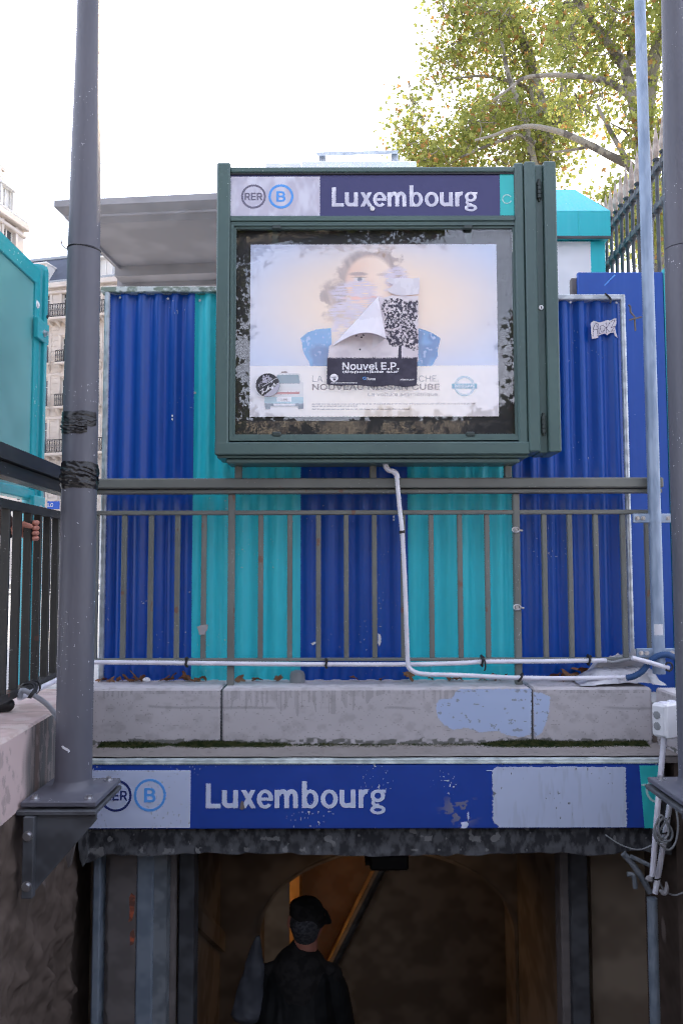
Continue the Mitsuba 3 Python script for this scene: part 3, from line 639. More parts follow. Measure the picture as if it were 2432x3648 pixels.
part(case, 'hinge', hinge(2.4182), 'mat_cabinet_dark', label='upper hinge'); part(case, 'hinge', hinge(1.3208), 'mat_cabinet_dark', label='lower hinge')
def lock(x, Y, z, r):
    return cat([tube([(x, Y + .004, z), (x, Y - .007, z)], [r, r * .92], 24)])
k1 = part(case, 'lock', lock((rxs[2] + rxs[3]) / 2, CF + .012, 1.8629, .0115), 'mat_white_plastic', label='round white lock on the hinge channel')
part(k1, 'keyhole', bx((rxs[2] + rxs[3]) / 2 - .0015, (rxs[2] + rxs[3]) / 2 + .0015, CF + .003, CF + .006, 1.8629 - .006, 1.8629 + .004), 'mat_black_plastic')
xi0, xi1 = -0.51, rxs[0] - .001
part(case, 'top_rail', cat([bx(xi0, xi1, CF - .004, CB - .02, 2.5014, 2.5264, .004), bx(xi0, xi1, CF + .02, CB - .02, 2.5264 - .004, ctop - .012)]), 'mat_cabinet', label='top rail over the name strip')
part(case, 'seal', bx(xi0, xi1, CF + .001, CF + .02, 2.493, 2.5003), 'mat_backing')
part(case, 'middle_rail', cat([bx(xi0, xi1, CF - .004, CF + .10, 2.2689, 2.2937, .003), bx(xi0, xi1, CF + .002, CF + .10, 2.2586, 2.2679, .002)]), 'mat_cabinet', label='rail between the name strip and the poster window')
part(case, 'bottom_rail', cat([bx(-0.5711, rxs[1] + .004, CF - .014, CB - .01, cbot, 1.2391, .005)]), 'mat_cabinet', label='broad bottom rail')
part(case, 'drip_edge', cat([bx(-0.5624, 0.8451, CF + .004, CB - .02, cbot - .012, cbot - .001, .003), bx(-0.5225, 0.8087, CF + .02, CB - .03, cbot - .034, cbot - .014, .004)]), 'mat_cabinet', label='lower lip plates')
for u in [-0.4822, 0.1477, 0.7796]:
    part(case, 'foot', bx(u - .016, u + .016, 3.70, 3.745, zt1 - .001, cbot - .033, .004), 'mat_rail', label='short foot standing on the railing')
# name strip
NY = CF + .008
nz0, nz1 = 2.2979, 2.493
ns = part(case, 'name_strip', bx(xi0, xi1, NY, NY + .02, nz0, nz1), 'mat_header_navy', label='dark blue strip with the station name')
part(ns, 'white_field', bx(xi0, -0.0967, NY - .002, NY, nz0, 2.4847), 'mat_header_white')
part(ns, 'turquoise_field', bx(0.7365, xi1, NY - .002, NY, nz0, nz1), 'mat_header_teal')
cx, cz = -0.404, 2.3899
part(ns, 'line_emblem', cat([extr(ring(cx, cz, .0570, .0088), NY - .002, .0015), text('RER', cx, cz - .0165, .033, NY - .002, .0015, True, .082, 'c')]), 'mat_grey_print', label='grey ring with RER')
cx, cz = -0.277, 2.3897
part(ns, 'line_emblem', cat([extr(ring(cx, cz, .0575, .0105), NY - .002, .0015), text('B', cx, cz - .0235, .047, NY - .002, .0015, True, .042, 'c')]), 'mat_sky_blue', label='light blue ring with B')
part(ns, 'lettering', cat([extr(g, NY, .002) for g in station_name(-0.0413, 0.6317, 2.3414, 2.4337)]), 'mat_header_letter', label='pale letters Luxembourg')
part(ns, 'ring_emblem', extr(unary_union([ring(0.7685, 2.3749, .0225, .004).intersection(Polygon([(0.7685 + .05 * math.cos(a), 2.3749 + .05 * math.sin(a)) for a in np.linspace(.5, 5.9, 30)] + [(0.7685, 2.3749)]))]), NY - .002, .0012), 'mat_pale_mark', label='faint pale ring emblem')
k2 = part(ns, 'lock', lock(0.1459, NY, 2.3307, .0115), 'mat_white_plastic', label='small round lock under the letter e')
# poster window: frame, black backing, glass, clips
GY = 3.602
fo, fi = rect(-0.5084, 0.8126, 1.2487, 2.2609), rect(-0.4844, 0.7926, 1.2786, 2.2402)
f2 = rect(-0.4944, 0.8006, 1.2686, 2.2506)
fr = part(case, 'window_frame', cat([extr(fo.difference(f2), 3.615, .032), extr(f2.difference(fi), 3.615, .022)]), 'mat_cabinet', label='frame of the poster window')
gp = part(case, 'window_pane', extr(fi.buffer(.004, join_style=2), GY + .004, .004) if False else trimesh.Trimesh([(fi.bounds[0] - .004, GY, fi.bounds[1] - .004), (fi.bounds[2] + .004, GY, fi.bounds[1] - .004), (fi.bounds[2] + .004, GY, fi.bounds[3] + .004), (fi.bounds[0] - .004, GY, fi.bounds[3] + .004)], [(0, 1, 2), (0, 2, 3)], process=False), 'mat_glass', label='glass pane mirroring trees and sky')
scene['mat_glass'] = {'type': 'thindielectric', 'int_ior': 1.65}
part(case, 'backing', extr(fi.buffer(.012, join_style=2), 3.66, .03), 'mat_backing', label='black backing round the poster')
for u, v in ((635, 521), (1075, 521), (635, 998), (1080, 998)):
    pass
for x, z, s in ((-0.2967, 2.2427, 1), (0.5875, 2.2408, 1), (-0.2934, 1.2776, -1), (0.585, 1.2757, -1)):
    part(case, 'clip', bx(x - .020, x + .020, CF - .002, CF + .012, z - .011, z + .011, .004), 'mat_cabinet_dark')
for x in (-0.3068, 0.5952):
    part(case, 'strap', bx(x - .014, x + .014, 3.622, 3.629, 2.1782, 2.2702), 'mat_cabinet_dark', label='dark hanging strap behind the glass')
part(case, 'corner_seal', bx(0.7905, 0.7946, GY - .003, GY - .001, 2.1269, 2.2221), 'mat_white_plastic', label='worn white line on the pane near its upper right corner')

# ------------------------------------------------------------------ the poster in the window
PY = 3.622
px0, px1, pz0, pz1 = -0.4204, 0.723, 1.3647, 2.176
PW, PH = px1 - px0, pz1 - pz0
def U(a): return px0 + PW * a
def V(b): return pz0 + PH * b
def blob(s, t, cx, cy, rx, ry, soft=.35):
    q = dr.sqrt(((s - cx) / rx) ** 2 + ((t - cy) / ry) ** 2)
    return 1 - smoothstep(1 - soft, 1 + soft, q)
def poster_print(p, n, uv):
    s, t = (p.x - px0) / PW, (p.z - pz0) / PH
    # studio backdrop printed from peach in the middle to pale blue at the rim
    q = dr.sqrt(((s - .52) / .56) ** 2 + ((t - .66) / .42) ** 2)
    c = mix((.84, .66, .50), (.50, .56, .74), smoothstep(.35, 1.2, q + .12 * (fbm(s * 3, t * 3, 1., 3) - .5)))
    # hair
    wob = .075 * (fbm(s * 34, t * 34, 2., 4) - .5)
    strand = fbm(s * 60 + 14 * t, t * 9, 0., 3)
    hair = mix((.20, .12, .095), (.48, .34, .28), strand)
    h = dr.maximum(blob(s, t, .485 + wob, .815 + wob, .135, .15, .12), blob(s, t, .335 + wob, .70 + wob, .055, .085, .3))
    h = dr.maximum(h, blob(s, t, .36 + wob, .60, .06, .07, .4) * .7)
    c = mix(c, hair, h * .85)
    # face
    f = blob(s, t, .485, .775, .098, .155, .10)
    skin = mix((.80, .52, .36), (.90, .70, .54), smoothstep(.38, .55, s))
    c = mix(c, skin, f)
    c = mix(c, (.42, .27, .22), blob(s, t, .437 + .0 * wob, .826 - .8 * (s - .437) ** 2, .036, .011, .4))
    c = mix(c, (.50, .36, .30), blob(s, t, .545, .822, .03, .010, .5) * .8)
    c = mix(c, (.70, .64, .64), blob(s, t, .442, .793, .024, .013, .3) * .8)
    c = mix(c, (.08, .07, .10), blob(s, t, .444, .794, .010, .0125, .3) * .9)
    c = mix(c, (.20, .13, .11), blob(s, t, .442, .807, .028, .004, .5) * .8)
    c = mix(c, (.74, .50, .40), blob(s, t, .495, .735, .012, .05, .6) * .4)
    c = mix(c, (.72, .33, .28), blob(s, t, .50, .685, .035, .012, .4) * .8)
    # paper torn off the face: rough lavender fibres
    edge = .05 * (fbm(s * 22, t * 22, 4., 3) - .5)
    tear = dr.maximum(blob(s, t, .425 + edge, .70 + edge, .10, .085, .18), dr.maximum(blob(s, t, .40 + edge, .615 + edge, .075, .05, .18), blob(s, t, .375 + edge, .52 + edge, .05, .07, .25)))
    tear = dr.maximum(tear, blob(s, t, .585 + edge, .80 + edge, .05, .06, .25))
    fibre = fbm(s * 30, t * 190, 3., 3)
    c = mix(c, mix((.46, .40, .54), (.70, .62, .70), fibre), tear * smoothstep(.38, .50, fibre + .10 * noise(s * 40, t * 60)) * .85)
    c = mix(c, (.80, .42, .30), blob(s, t, .43, .685, .05, .010, .6) * smoothstep(.4, .6, noise(s * 40, t * 90, 1.)) * .8)
    # white text band below the picture
    band = 1 - smoothstep(.2915, .2935, t)
    warm = smoothstep(.62, .1, dr.abs(s - .52))
    return mix(c, mix((.74, .72, .78), (.88, .79, .70), warm), band)
mat('mat_poster', 0, .55, tex=poster_print)
ps = thing('poster', 'bleached poster behind glass showing a woman in blue and a small van', 'poster')
part(ps, 'sheet', bx(px0, px1, PY, PY + .004, pz0, pz1), 'mat_poster', label='printed sheet, peach and pale blue with a washed out face')
def sleeve_col(p, n, uv):
    v = fbm(p.x * 60, p.z * 60, 1., 4)
    c = mix((.020, .13, .38), (.06, .27, .58), smoothstep(.3, .65, fbm(p.x * 18, p.z * 12, 2., 3)))
    return mix(c, (.35, .5, .72), smoothstep(.68, .74, v) * .6)
mat('mat_print_blue', 0, .55, tex=sleeve_col)
part(ps, 'printed_sleeve', extr(Polygon([(-0.0466, 1.7782), (-0.0768, 1.7762), (-0.1151, 1.7722), (-0.1554, 1.7579), (-0.1876, 1.7313), (-0.1795, 1.7047), (-0.1775, 1.6781), (-0.1674, 1.6515), (-0.1472, 1.6188), (-0.1432, 1.6004), (-0.0388, 1.6002)]), PY, .0015), 'mat_print_blue', label='blue left shoulder of the printed figure')
part(ps, 'printed_sleeve', extr(Polygon([(0.3363, 1.7773), (0.3726, 1.7732), (0.4167, 1.7567), (0.4588, 1.7299), (0.4524, 1.7033), (0.444, 1.6706), (0.4458, 1.6461), (0.4274, 1.6176), (0.4172, 1.5992), (0.3349, 1.5994)]), PY, .0015), 'mat_print_blue', label='blue right shoulder of the printed figure')
mat('mat_print_brown', (.20, .13, .12), .5); mat('mat_print_grey', (.34, .30, .31), .5); mat('mat_print_glass', (.12, .20, .25), .5)
mat('mat_print_van', (.66, .64, .64), .5); mat('mat_print_van_low', (.35, .52, .60), .5); mat('mat_print_dark', (.10, .13, .18), .5); mat('mat_print_red', (.45, .12, .11), .5); mat('mat_print_white', (.82, .80, .84), .5)
t1 = lambda s, x0, x1, zb, zt, m, lab=None, bold=False: part(ps, 'lettering', text(s, x0, zb, zt - zb, PY, .0015, bold, x1 - x0), m, label=lab)
t1('LA', -0.1332, -0.085, 1.5268, 1.5553, 'mat_print_grey', 'thin grey word LA')
t1('APPROCHE.', 0.214, 0.4487, 1.5268, 1.5553, 'mat_print_grey', 'thin grey word ending in OCHE')
t1('NOUVEAU NISSAN CUBE', -0.1331, 0.4523, 1.4892, 1.5156, 'mat_print_brown', 'bold brown headline NOUVEAU NISSAN CUBE', True)
t1('La voiture asymétrique.', 0.1233, 0.4499, 1.4598, 1.4771, 'mat_print_grey', 'small grey line La voiture asymétrique')
for a, b, v0 in ((-0.1351, 0.6217, 1.4213), (-0.1351, 0.0731, 1.4112), (-0.1351, 0.3232, 1.397)):
    n = max(3, int((b - a) / .032))
    xs = a; ms = []
    r_ = np.random.default_rng(int(n))
    while xs < b - .004:
        w = r_.uniform(.006, .024); w = min(w, b - xs); ms.append(bx(xs, xs + w, PY - .0012, PY, v0, v0 + .0038)); xs += w + .004
    part(ps, 'small_print', cat(ms), 'mat_print_grey', label='line of tiny grey print')
cx, cz = 0.5667, 1.5053
mat('mat_print_ring', (.07, .27, .40), .5)
em = part(ps, 'maker_emblem', cat([extr(ring(cx, cz, .0465, .0085), PY, .0015), extr(sbox(cx - .0555, cz - .0095, cx + .0555, cz + .0095).buffer(.002), PY, .0022)]), 'mat_print_ring', label='ring crossed by a bar reading NISSAN')
part(em, 'lettering', text('NISSAN', cx, cz - .006, .012, PY - .0022, .0012, True, .088, 'c'), 'mat_print_white')
part(em, 'highlight', extr(ring(cx, cz, .0435, .003), PY - .0015, .001), 'mat_print_white')
# the small printed van
vn = part(ps, 'printed_van', extr(Polygon([(-0.3017, 1.5458), (-0.2958, 1.562), (-0.2777, 1.5681), (-0.2014, 1.568), (-0.1874, 1.5618), (-0.1833, 1.5293), (-0.1733, 1.5211), (-0.1732, 1.4399), (-0.1871, 1.4075), (-0.3433, 1.4079), (-0.3534, 1.4302), (-0.3496, 1.4707), (-0.3277, 1.5113)]), PY, .0012), 'mat_print_van', label='picture of a boxy pale van seen from behind')
part(vn, 'lower_body', extr(Polygon([(-0.3515, 1.4565), (-0.1752, 1.4561), (-0.1732, 1.4298), (-0.1872, 1.4197), (-0.3393, 1.42), (-0.3534, 1.4322)]), PY - .0012, .0012), 'mat_print_van_low')
part(vn, 'window', extr(Polygon([(-0.3037, 1.5336), (-0.2937, 1.56), (-0.1954, 1.5598), (-0.1893, 1.5191), (-0.2876, 1.5193)]), PY - .0012, .0012), 'mat_print_glass')
part(vn, 'light_strip', extr(Polygon([(-0.3155, 1.4787), (-0.1913, 1.4805), (-0.1912, 1.4704), (-0.3155, 1.4686)]), PY - .0012, .0012), 'mat_print_red')
part(vn, 'number_plate', extr(Polygon([(-0.2954, 1.4564), (-0.2293, 1.4562), (-0.2292, 1.434), (-0.2953, 1.4341)]), PY - .0024, .001), 'mat_print_white', label='plate reading cube')
part(vn, 'plate_lettering', text('cube', -0.2633, 1.4401, .010, PY - .0034, .001, True, .034, 'c'), 'mat_print_brown')
part(vn, 'bumper', extr(unary_union([Polygon([(-0.3514, 1.4261), (-0.1732, 1.4257), (-0.1731, 1.4014), (-0.1971, 1.3995), (-0.1992, 1.4136), (-0.3233, 1.4139), (-0.3252, 1.3997), (-0.3472, 1.3998)])]), PY - .0024, .001), 'mat_print_dark')
part(vn, 'bumper_highlight', extr(Polygon([(-0.3113, 1.424), (-0.2112, 1.4238), (-0.2112, 1.4157), (-0.3113, 1.4159)]), PY - .0034, .001), 'mat_print_white')
part(vn, 'roof_box', extr(Polygon([(-0.2777, 1.5681), (-0.2737, 1.5763), (-0.2496, 1.5762), (-0.2456, 1.568)]), PY, .0012), 'mat_print_brown')

# ------------------------------------------------------------------ bills pasted on the glass
BY = GY - .001
mat('mat_bill_paper', 0, .7, tex=mottled((.66, .60, .64), (.76, .70, .73), 20.), two=True)
mat('mat_bill_back', 0, .75, tex=lambda p, n, uv: mix((.76, .73, .78), (.66, .62, .67), smoothstep(.52, .60, fbm(p.x * 26, p.z * 18, 1., 4)) * .6), two=True)
mat('mat_bill_dark', 0, .55, tex=mottled((.030, .026, .050), (.050, .045, .075), 26.))
bill = thing('torn_bill', 'half torn bill with curled flap and black tree, pasted on the glass', 'bill')
part(bill, 'sheet', extr(Polygon([(0.1708, 1.9224), (0.1949, 1.9141), (0.2351, 1.9263), (0.2953, 1.9221), (0.3556, 1.924), (0.353, 1.6161), (-0.0625, 1.617), (-0.0544, 1.688), (0.0137, 1.7347), (0.094, 1.7998)]), BY, .0012), 'mat_bill_paper', label='pale upper part of the bill')
dk = [(-0.0625, 0)]
top = [(x, 1.629 + .006 * rng.random() + (.004 if k % 2 else -.003)) for k, x in enumerate(np.linspace(-0.0645, 0.3491, 90))]
part(bill, 'dark_strip', extr(Polygon([(0.3462, 1.527), (0.342, 1.5028), (0.2922, 1.4968), (0.2324, 1.505), (0.1527, 1.4991), (0.073, 1.5074), (-0.0068, 1.5035), (-0.0666, 1.5097), (-0.0645, 1.5764)] + top), BY - .0012, .0015), 'mat_bill_dark', label='black grass strip with white lettering at the foot')
BT = BY - .0027
part(bill, 'lettering', text('Nouvel E.P.', 0.0054, 1.5783, 1.6107 - 1.5783, BT, .0012, True, 0.2648 - 0.0054), 'mat_print_white', label='white words Nouvel E.P.')
part(bill, 'lettering', text('disponible sur', 0.0053, 1.5621, 1.5743 - 1.5621, BT, .0012, True, 0.2627 - 0.0053), 'mat_print_white', label='white words disponible sur')
part(bill, 'lettering', text('iTunes', 0.115, 1.5288, .0115, BT, .0012, True, 0.1568 - 0.115), 'mat_print_white', label='small word iTunes')
part(bill, 'lettering', text('amazon.com', 0.2705, 1.5277, .008, BT, .0012, True, 0.3323 - 0.2705), 'mat_print_white', label='small word amazon.com')
part(bill, 'emblem', extr(ring(0.106, 1.5376, .0075, .0028), BT, .0012), 'mat_sky_blue', label='tiny blue round mark')
bx_, bz_ = -0.0326, 1.5399
part(bill, 'emblem', extr(Point(bx_, bz_).buffer(.0185).difference(unary_union([sbox(bx_ - .013, bz_ + .001, bx_ + .012, bz_ + .005), sbox(bx_ - .004, bz_ - .012, bx_ + .008, bz_ - .003)])), BT, .0012), 'mat_print_white', label='round white badge')
part(bill, 'small_print', bx(-0.0486, 0.073, BT - .001, BT, 1.5146, 1.5176), 'mat_print_white', label='line of tiny white print')
# printed black tree
def star(x, z, r, a): return Polygon([(x + (r if k % 2 == 0 else r * .42) * math.cos(a + k * math.pi / 5), z + (r if k % 2 == 0 else r * .42) * math.sin(a + k * math.pi / 5)) for k in range(10)])
r2 = np.random.default_rng(11); stars = []
area = Polygon([(0.1867, 1.8855), (0.2029, 1.9059), (0.2451, 1.9099), (0.2952, 1.9016), (0.3514, 1.9015), (0.3515, 1.677), (0.3234, 1.6649), (0.2936, 1.6873), (0.2536, 1.6833), (0.2195, 1.6732), (0.2058, 1.718), (0.2023, 1.8097)])
bb = area.bounds
while len(stars) < 430:
    x, z = r2.uniform(bb[0], bb[2]), r2.uniform(bb[1], bb[3])
    if area.contains(Point(x, z)): stars.append(star(x, z, r2.uniform(.006, .0105), r2.uniform(0, 6)))
tr = unary_union(stars + [Polygon([(0.2591, 1.6203), (0.2635, 1.6772), (0.2697, 1.7077), (0.2797, 1.7076), (0.2755, 1.6772), (0.2771, 1.6203)]), LineString([(0.2697, 1.6975), (0.2439, 1.7281), (0.2199, 1.7424)]).buffer(.003), LineString([(0.2737, 1.7016), (0.2979, 1.73), (0.33, 1.7422)]).buffer(.003)])
holes = unary_union([star(*(r2.uniform(bb[0], bb[2]), r2.uniform(bb[1], bb[3])), r2.uniform(.005, .009), r2.uniform(0, 6)) for _ in range(190)])
part(bill, 'printed_tree', extr(tr.difference(holes).intersection(rect(0.1706, 0.3542, 1.6168, 1.9227)), BY - .0012, .0012), 'mat_bill_dark', label='black silhouette of a leafy tree')
# white upper flap hanging loose
part(bill, 'loose_strip', extr(Polygon([(0.2094, 1.9942), (0.2216, 2.0085), (0.2457, 2.0044), (0.2859, 2.0084), (0.3261, 2.0042), (0.3624, 2.0082), (0.3597, 1.9302), (0.3255, 1.9262), (0.2853, 1.9221), (0.2452, 1.9284), (0.2211, 1.9387), (0.2152, 1.9531), (0.2293, 1.9633), (0.2414, 1.9736), (0.2194, 1.9839)]), BY - .003, .0015), 'mat_bill_back', label='white torn strip at the upper right')
# the curled flap: a cone of paper from the apex to a rim that bulges out and rolls under
apex = np.array([0.1706, 3.596, 1.919])
r0, r1 = np.array([-0.0384, 3.596, 1.6889]), np.array([0.2055, 3.596, 1.7128])
def flap(u, v):
    ph = u * 1.35 * math.pi
    lin = np.minimum(u / .78, 1)
    x = r0[0] + (r1[0] - r0[0]) * lin - np.maximum(0, u - .78) * .30
    y = BY - .004 - .062 * np.sin(np.pi * np.minimum(u, .9) ** 1.25 / .9) + np.maximum(0, u - .78) * -.02
    z = r0[2] + (r1[2] - r0[2]) * lin + .030 * np.sin(np.pi * lin) - np.maximum(0, u - .80) * .20
    rim = np.stack([x, y, z], 1)
    w = (1 - v)[:, None]
    return apex * w + rim * (1 - w)
part(bill, 'curled_flap', grid(flap, 70, 24), 'mat_bill_back', smooth=True, label='white back of the paper curling off the glass')
stars = [star(x, z, .0065, k) for k, (x, z) in enumerate([(0.0377, 1.7367), (0.0698, 1.7346), (0.0937, 1.7284), (0.0875, 1.6715), (0.1018, 1.7386)])]
part(bill, 'printed_leaves', extr(unary_union(stars), BY - .0012, .001), 'mat_bill_dark')
rs = thing('round_sticker', 'round black and silver sticker on the glass over the printed van', 'sticker')
mat('mat_sticker_black', 0, .35, tex=mottled((.030, .028, .036), (.05, .05, .06), 20.))
mat('mat_sticker_silver', (.50, .48, .56), .35)
sx_, sz_ = -0.3356, 1.5072
part(rs, 'disc', extr(Point(sx_, sz_).buffer(.0545), BY, .0018), 'mat_sticker_black')
part(rs, 'silver_part', extr(Point(sx_, sz_).buffer(.0535).intersection(Polygon([(sx_ - .03, sz_ - .06), (sx_ + .06, sz_ + .015), (sx_ + .06, sz_ - .06)])), BY - .0018, .001), 'mat_sticker_silver')
r3 = np.random.default_rng(5)
tuft = unary_union([star(sx_ + r3.normal(-.006, .013), sz_ + r3.normal(.026, .009), r3.uniform(.003, .007), r3.uniform(0, 6)) for _ in range(40)] + [star(sx_ + r3.normal(-.036, .007), sz_ + r3.normal(.003, .009), r3.uniform(.002, .004), 0) for _ in range(14)])
part(rs, 'printed_tree', extr(tuft.intersection(Point(sx_, sz_).buffer(.052)), BY - .0018, .001), 'mat_sticker_silver')
part(rs, 'line', extr(LineString([(sx_ - .024, sz_ - .007), (sx_ + .040, sz_ + .032)]).buffer(.0011), BY - .0018, .0011), 'mat_print_white')
part(rs, 'scribble', extr(LineString([(sx_ - .034, sz_ - .027), (sx_ - .020, sz_ - .016), (sx_ - .026, sz_ - .042), (sx_ - .016, sz_ - .030), (sx_ - .006, sz_ - .028), (sx_ + .004, sz_ - .003), (sx_ + .002, sz_ - .022), (sx_ + .012, sz_ - .010), (sx_ + .018, sz_ - .018), (sx_ + .020, sz_ - .004), (sx_ + .024, sz_ - .016), (sx_ + .028, sz_ + .010), (sx_ + .034, sz_ - .002), (sx_ + .050, sz_ + .010)]).buffer(.0016), BY - .0029, .0011), 'mat_print_white', label='white handwritten scribble')

# ------------------------------------------------------------------ lower station sign
sign = thing('station_sign', 'long dark blue station sign over the passage with white field, name and a painted-over patch', 'sign')
SYF = 3.37
mat('mat_sign_white', 0, .38, tex=lambda p, n, uv: mix(mix((.50, .56, .74), (.56, .62, .80), fbm(p.x * 9, p.y, p.z * 9, 3)), (.35, .37, .42), smoothstep(.86, .88, noise(p.x * 150, p.z * 90, 2.)) * smoothstep(.45, .55, noise(p.x * 8, p.z * 8, 7.)) * .7))
def sign_blue(p, n, uv):
    c = mix((.014, .052, .30), (.020, .062, .34), fbm(p.x * 7, p.y, p.z * 7, 3))
    scuff = smoothstep(.60, .66, fbm(p.x * 30, p.z * 50, 1., 3)) * smoothstep(.11, .03, dr.sqrt((p.x - 0.4852) ** 2 + (1.2 * (p.z - -0.3291)) ** 2))
    c = mix(c, (.22, .21, .24), scuff * .7)
    sp = smoothstep(.90, .92, noise(p.x * 170, p.z * 120, 5.)) * smoothstep(.6, .66, noise(p.x * 7, p.z * 9, 1.))
    return mix(c, (.55, .58, .65), sp)
mat('mat_sign_blue', 0, .35, tex=sign_blue)
mat('mat_sign_letter', 0, .4, tex=mottled((.55, .61, .78), (.62, .68, .84), 12.))
mat('mat_sign_navy_print', (.02, .035, .16), .4)
mat('mat_overpaint', 0, .6, tex=lambda p, n, uv: mix(mix(mix((.44, .50, .66), (.50, .56, .72), fbm(p.x * 7, p.y, p.z * 7, 3)), (.36, .40, .50), smoothstep(.55, .75, fbm(p.x * 60, 1., p.z * 8, 3)) * .35), (.16, .17, .20), smoothstep(.90, .92, noise(p.x * 120, p.z * 50, 3.)) * smoothstep(.5, .6, noise(p.x * 9, p.z * 9, 8.))))
sz1, sz0 = -0.1401, -0.4029
xs0, xs1 = -1.0723, 1.312
part(sign, 'panel', bx(xs0, xs1, SYF, SYF + .035, sz0, sz1, .004), 'mat_sign_blue', label='dark blue enamel panel')
part(sign, 'end_cap', bx(-1.1007, xs0 - .002, SYF + .008, SYF + .06, sz0, sz1, .003), 'mat_ledge', label='grey end cap at the left')
part(sign, 'white_field', bx(xs0 + .004, -0.6265, SYF - .002, SYF, sz0 + .006, -0.1631), 'mat_sign_white')
tq = Polygon([(1.2318, -0.1479), (1.3149, -0.1481), (1.3075, -0.402), (1.2464, -0.4019)])
tf = part(sign, 'turquoise_field', extr(tq, SYF, .002), 'mat_header_teal')
part(sign, 'lettering', cat([extr(g, SYF, .0022) for g in station_name(-0.5626, 0.1811, -0.3176, -0.218)]), 'mat_sign_letter', label='pale letters Luxembourg')
cx, cz = -0.9343, -0.2655
part(sign, 'line_emblem', cat([extr(ring(cx, cz, .0650, .0092), SYF - .002, .0016), text('RER', cx, cz - .0185, .037, SYF - .002, .0016, True, .094, 'c')]), 'mat_sign_navy_print', label='dark ring with RER, half hidden by the mast plate')
cx, cz = -0.7937, -0.264
part(sign, 'line_emblem', cat([extr(ring(cx, cz, .0660, .0095), SYF - .002, .0016), text('B', cx, cz - .0275, .055, SYF - .002, .0016, True, .047, 'c')]), 'mat_sky_blue', label='light blue ring with B')
ez = np.linspace(0, 1, 60)
lft = [(0.6228 + q, -0.3976 + e * (-0.156 - -0.3976)) for e, q in zip(ez, rng.normal(0, .0028, 60) + .022 * np.exp(-(ez / .06) ** 2) + .010 * np.exp(-((1 - ez) / .04) ** 2))]
rgt = [(1.1742 + q, z) for (_, z), q in zip(lft[::-1], rng.normal(0, .0022, 60))]
tp = [(x, -0.1543 + rng.uniform(-.001, .004)) for x in np.linspace(0.6427, 1.1688, 50)]
part(sign, 'painted_patch', extr(Polygon(lft + tp + rgt).buffer(0), SYF, .0018), 'mat_overpaint', label='pale grey blue painted-over patch with ragged edges')
cx, cz = 1.3065, -0.2489
part(tf, 'ring_emblem', extr(unary_union([ring(cx, cz, .052, .009).difference(Polygon([(cx, cz), (cx - .1, cz + .012), (cx - .1, cz + .03)])), LineString([(cx - .067, cz + .022), (cx - .052, cz + .024), (cx - .040, cz + .014), (cx - .02, cz + .012), (cx, cz + .02)]).buffer(.003)]).intersection(sbox(-9, -9, xs1 - .002, 9)), SYF - .002, .0014), 'mat_pale_mark', label='pale ring emblem crossed by a wavy line')
mat('mat_angle', 0, .45, metal=.2, tex=mottled((.34, .38, .37), (.55, .60, .58), 20., .35, .7))
part(sign, 'upper_angle', cat([bx(xs0 - .02, xs1 + .02, SYF + .010, SYF + .05, sz1 + .003, -.124, .002), bx(xs0 - .02, xs1 + .02, SYF - .004, SYF + .02, sz1 + .001, sz1 + .006)]), 'mat_angle', label='pale steel angle along the top edge')
for x in [-0.6059, -0.154, 0.1786, 0.5328, 1.0136]:
    part(sign, 'rivet', bolt((x, SYF + .010, sz1 + .012), .0035, .003), 'mat_angle')
for q in ([(0.5956, -0.1644), (0.6407, -0.1644), (0.6406, -0.1698), (0.5991, -0.1697)], [(0.4846, -0.3775), (0.5153, -0.3723), (0.5223, -0.3846), (0.5113, -0.4021), (0.4861, -0.4021), (0.4935, -0.3881)], [(0.5157, -0.3389), (0.523, -0.3301), (0.5244, -0.3618), (0.5171, -0.3723)]):
    part(sign, 'chipped_spot', extr(Polygon(q).buffer(-.001), SYF, .0014), 'mat_sign_letter', label='white chipped spot')
part(sign, 'smudge', extr(Polygon([(-0.4204, -0.2983), (-0.4133, -0.286), (-0.406, -0.293), (-0.4023, -0.3177), (-0.413, -0.3247), (-0.422, -0.3194)]), SYF - .0022, .001), 'mat_jamb_brown', label='brown smear at the letter u')

# ------------------------------------------------------------------ the two masts on their brackets
def mast(lab, cx, cy, seat_lab, plate, gusset):
    k = thing('mast', lab, 'mast', 'steel masts on wall brackets')
    prof = [(-.10, .0625), (.6, .0622), (1.2, .061), (1.835, .0575)]
    part(k, 'lower_shaft', tube([(cx, cy, z) for z, r in prof], [r for z, r in prof], 40), 'mat_mast', smooth=40)
    prof = [(1.838, .0568), (2.2, .052), (2.5, .0455), (2.8, .0415), (3.6, .038), (5.5, .034)]
    part(k, 'upper_shaft', tube([(cx, cy, z) for z, r in prof], [r for z, r in prof], 40), 'mat_mast', smooth=40)
    x0, x1, y0, y1 = plate
    flare = [(-.098, .115), (-.096, .100), (-.090, .080), (-.080, .068), (-.060, .0632)]
    part(k, 'weld_collar', tube([(cx, cy, z) for z, r in flare], [r for z, r in flare], 40, cap=False), 'mat_mast', smooth=True)
    part(k, 'base_plate', bx(x0, x1, y0, y1, -.116, -.098, .003), 'mat_mast', label='square steel base plate')
    part(k, 'bracket_plate', bx(x0 - .01, x1 + .004, y0 - .012, y1, -.140, -.124, .003), 'mat_dark_steel', label='second plate below the base plate')
    for bxp in (x0 + .035, x1 - .035):
        for byp in (y0 + .035, y1 - .035):
            part(k, 'bolt', bolt((bxp, byp, -.098), .010, .009, (0, 0, 1)), 'mat_steel')
            part(k, 'spacer', cyl((bxp, byp, -.125), (bxp, byp, -.115), .014, 12), 'mat_dark_steel')
    return k
LMX, LMY = -0.9405, 2.85
m1 = mast('tall grey steel mast with two bands of black tape, on the left bracket', LMX, LMY, '', (-1.065, -.815, 2.70, 3.0), None)
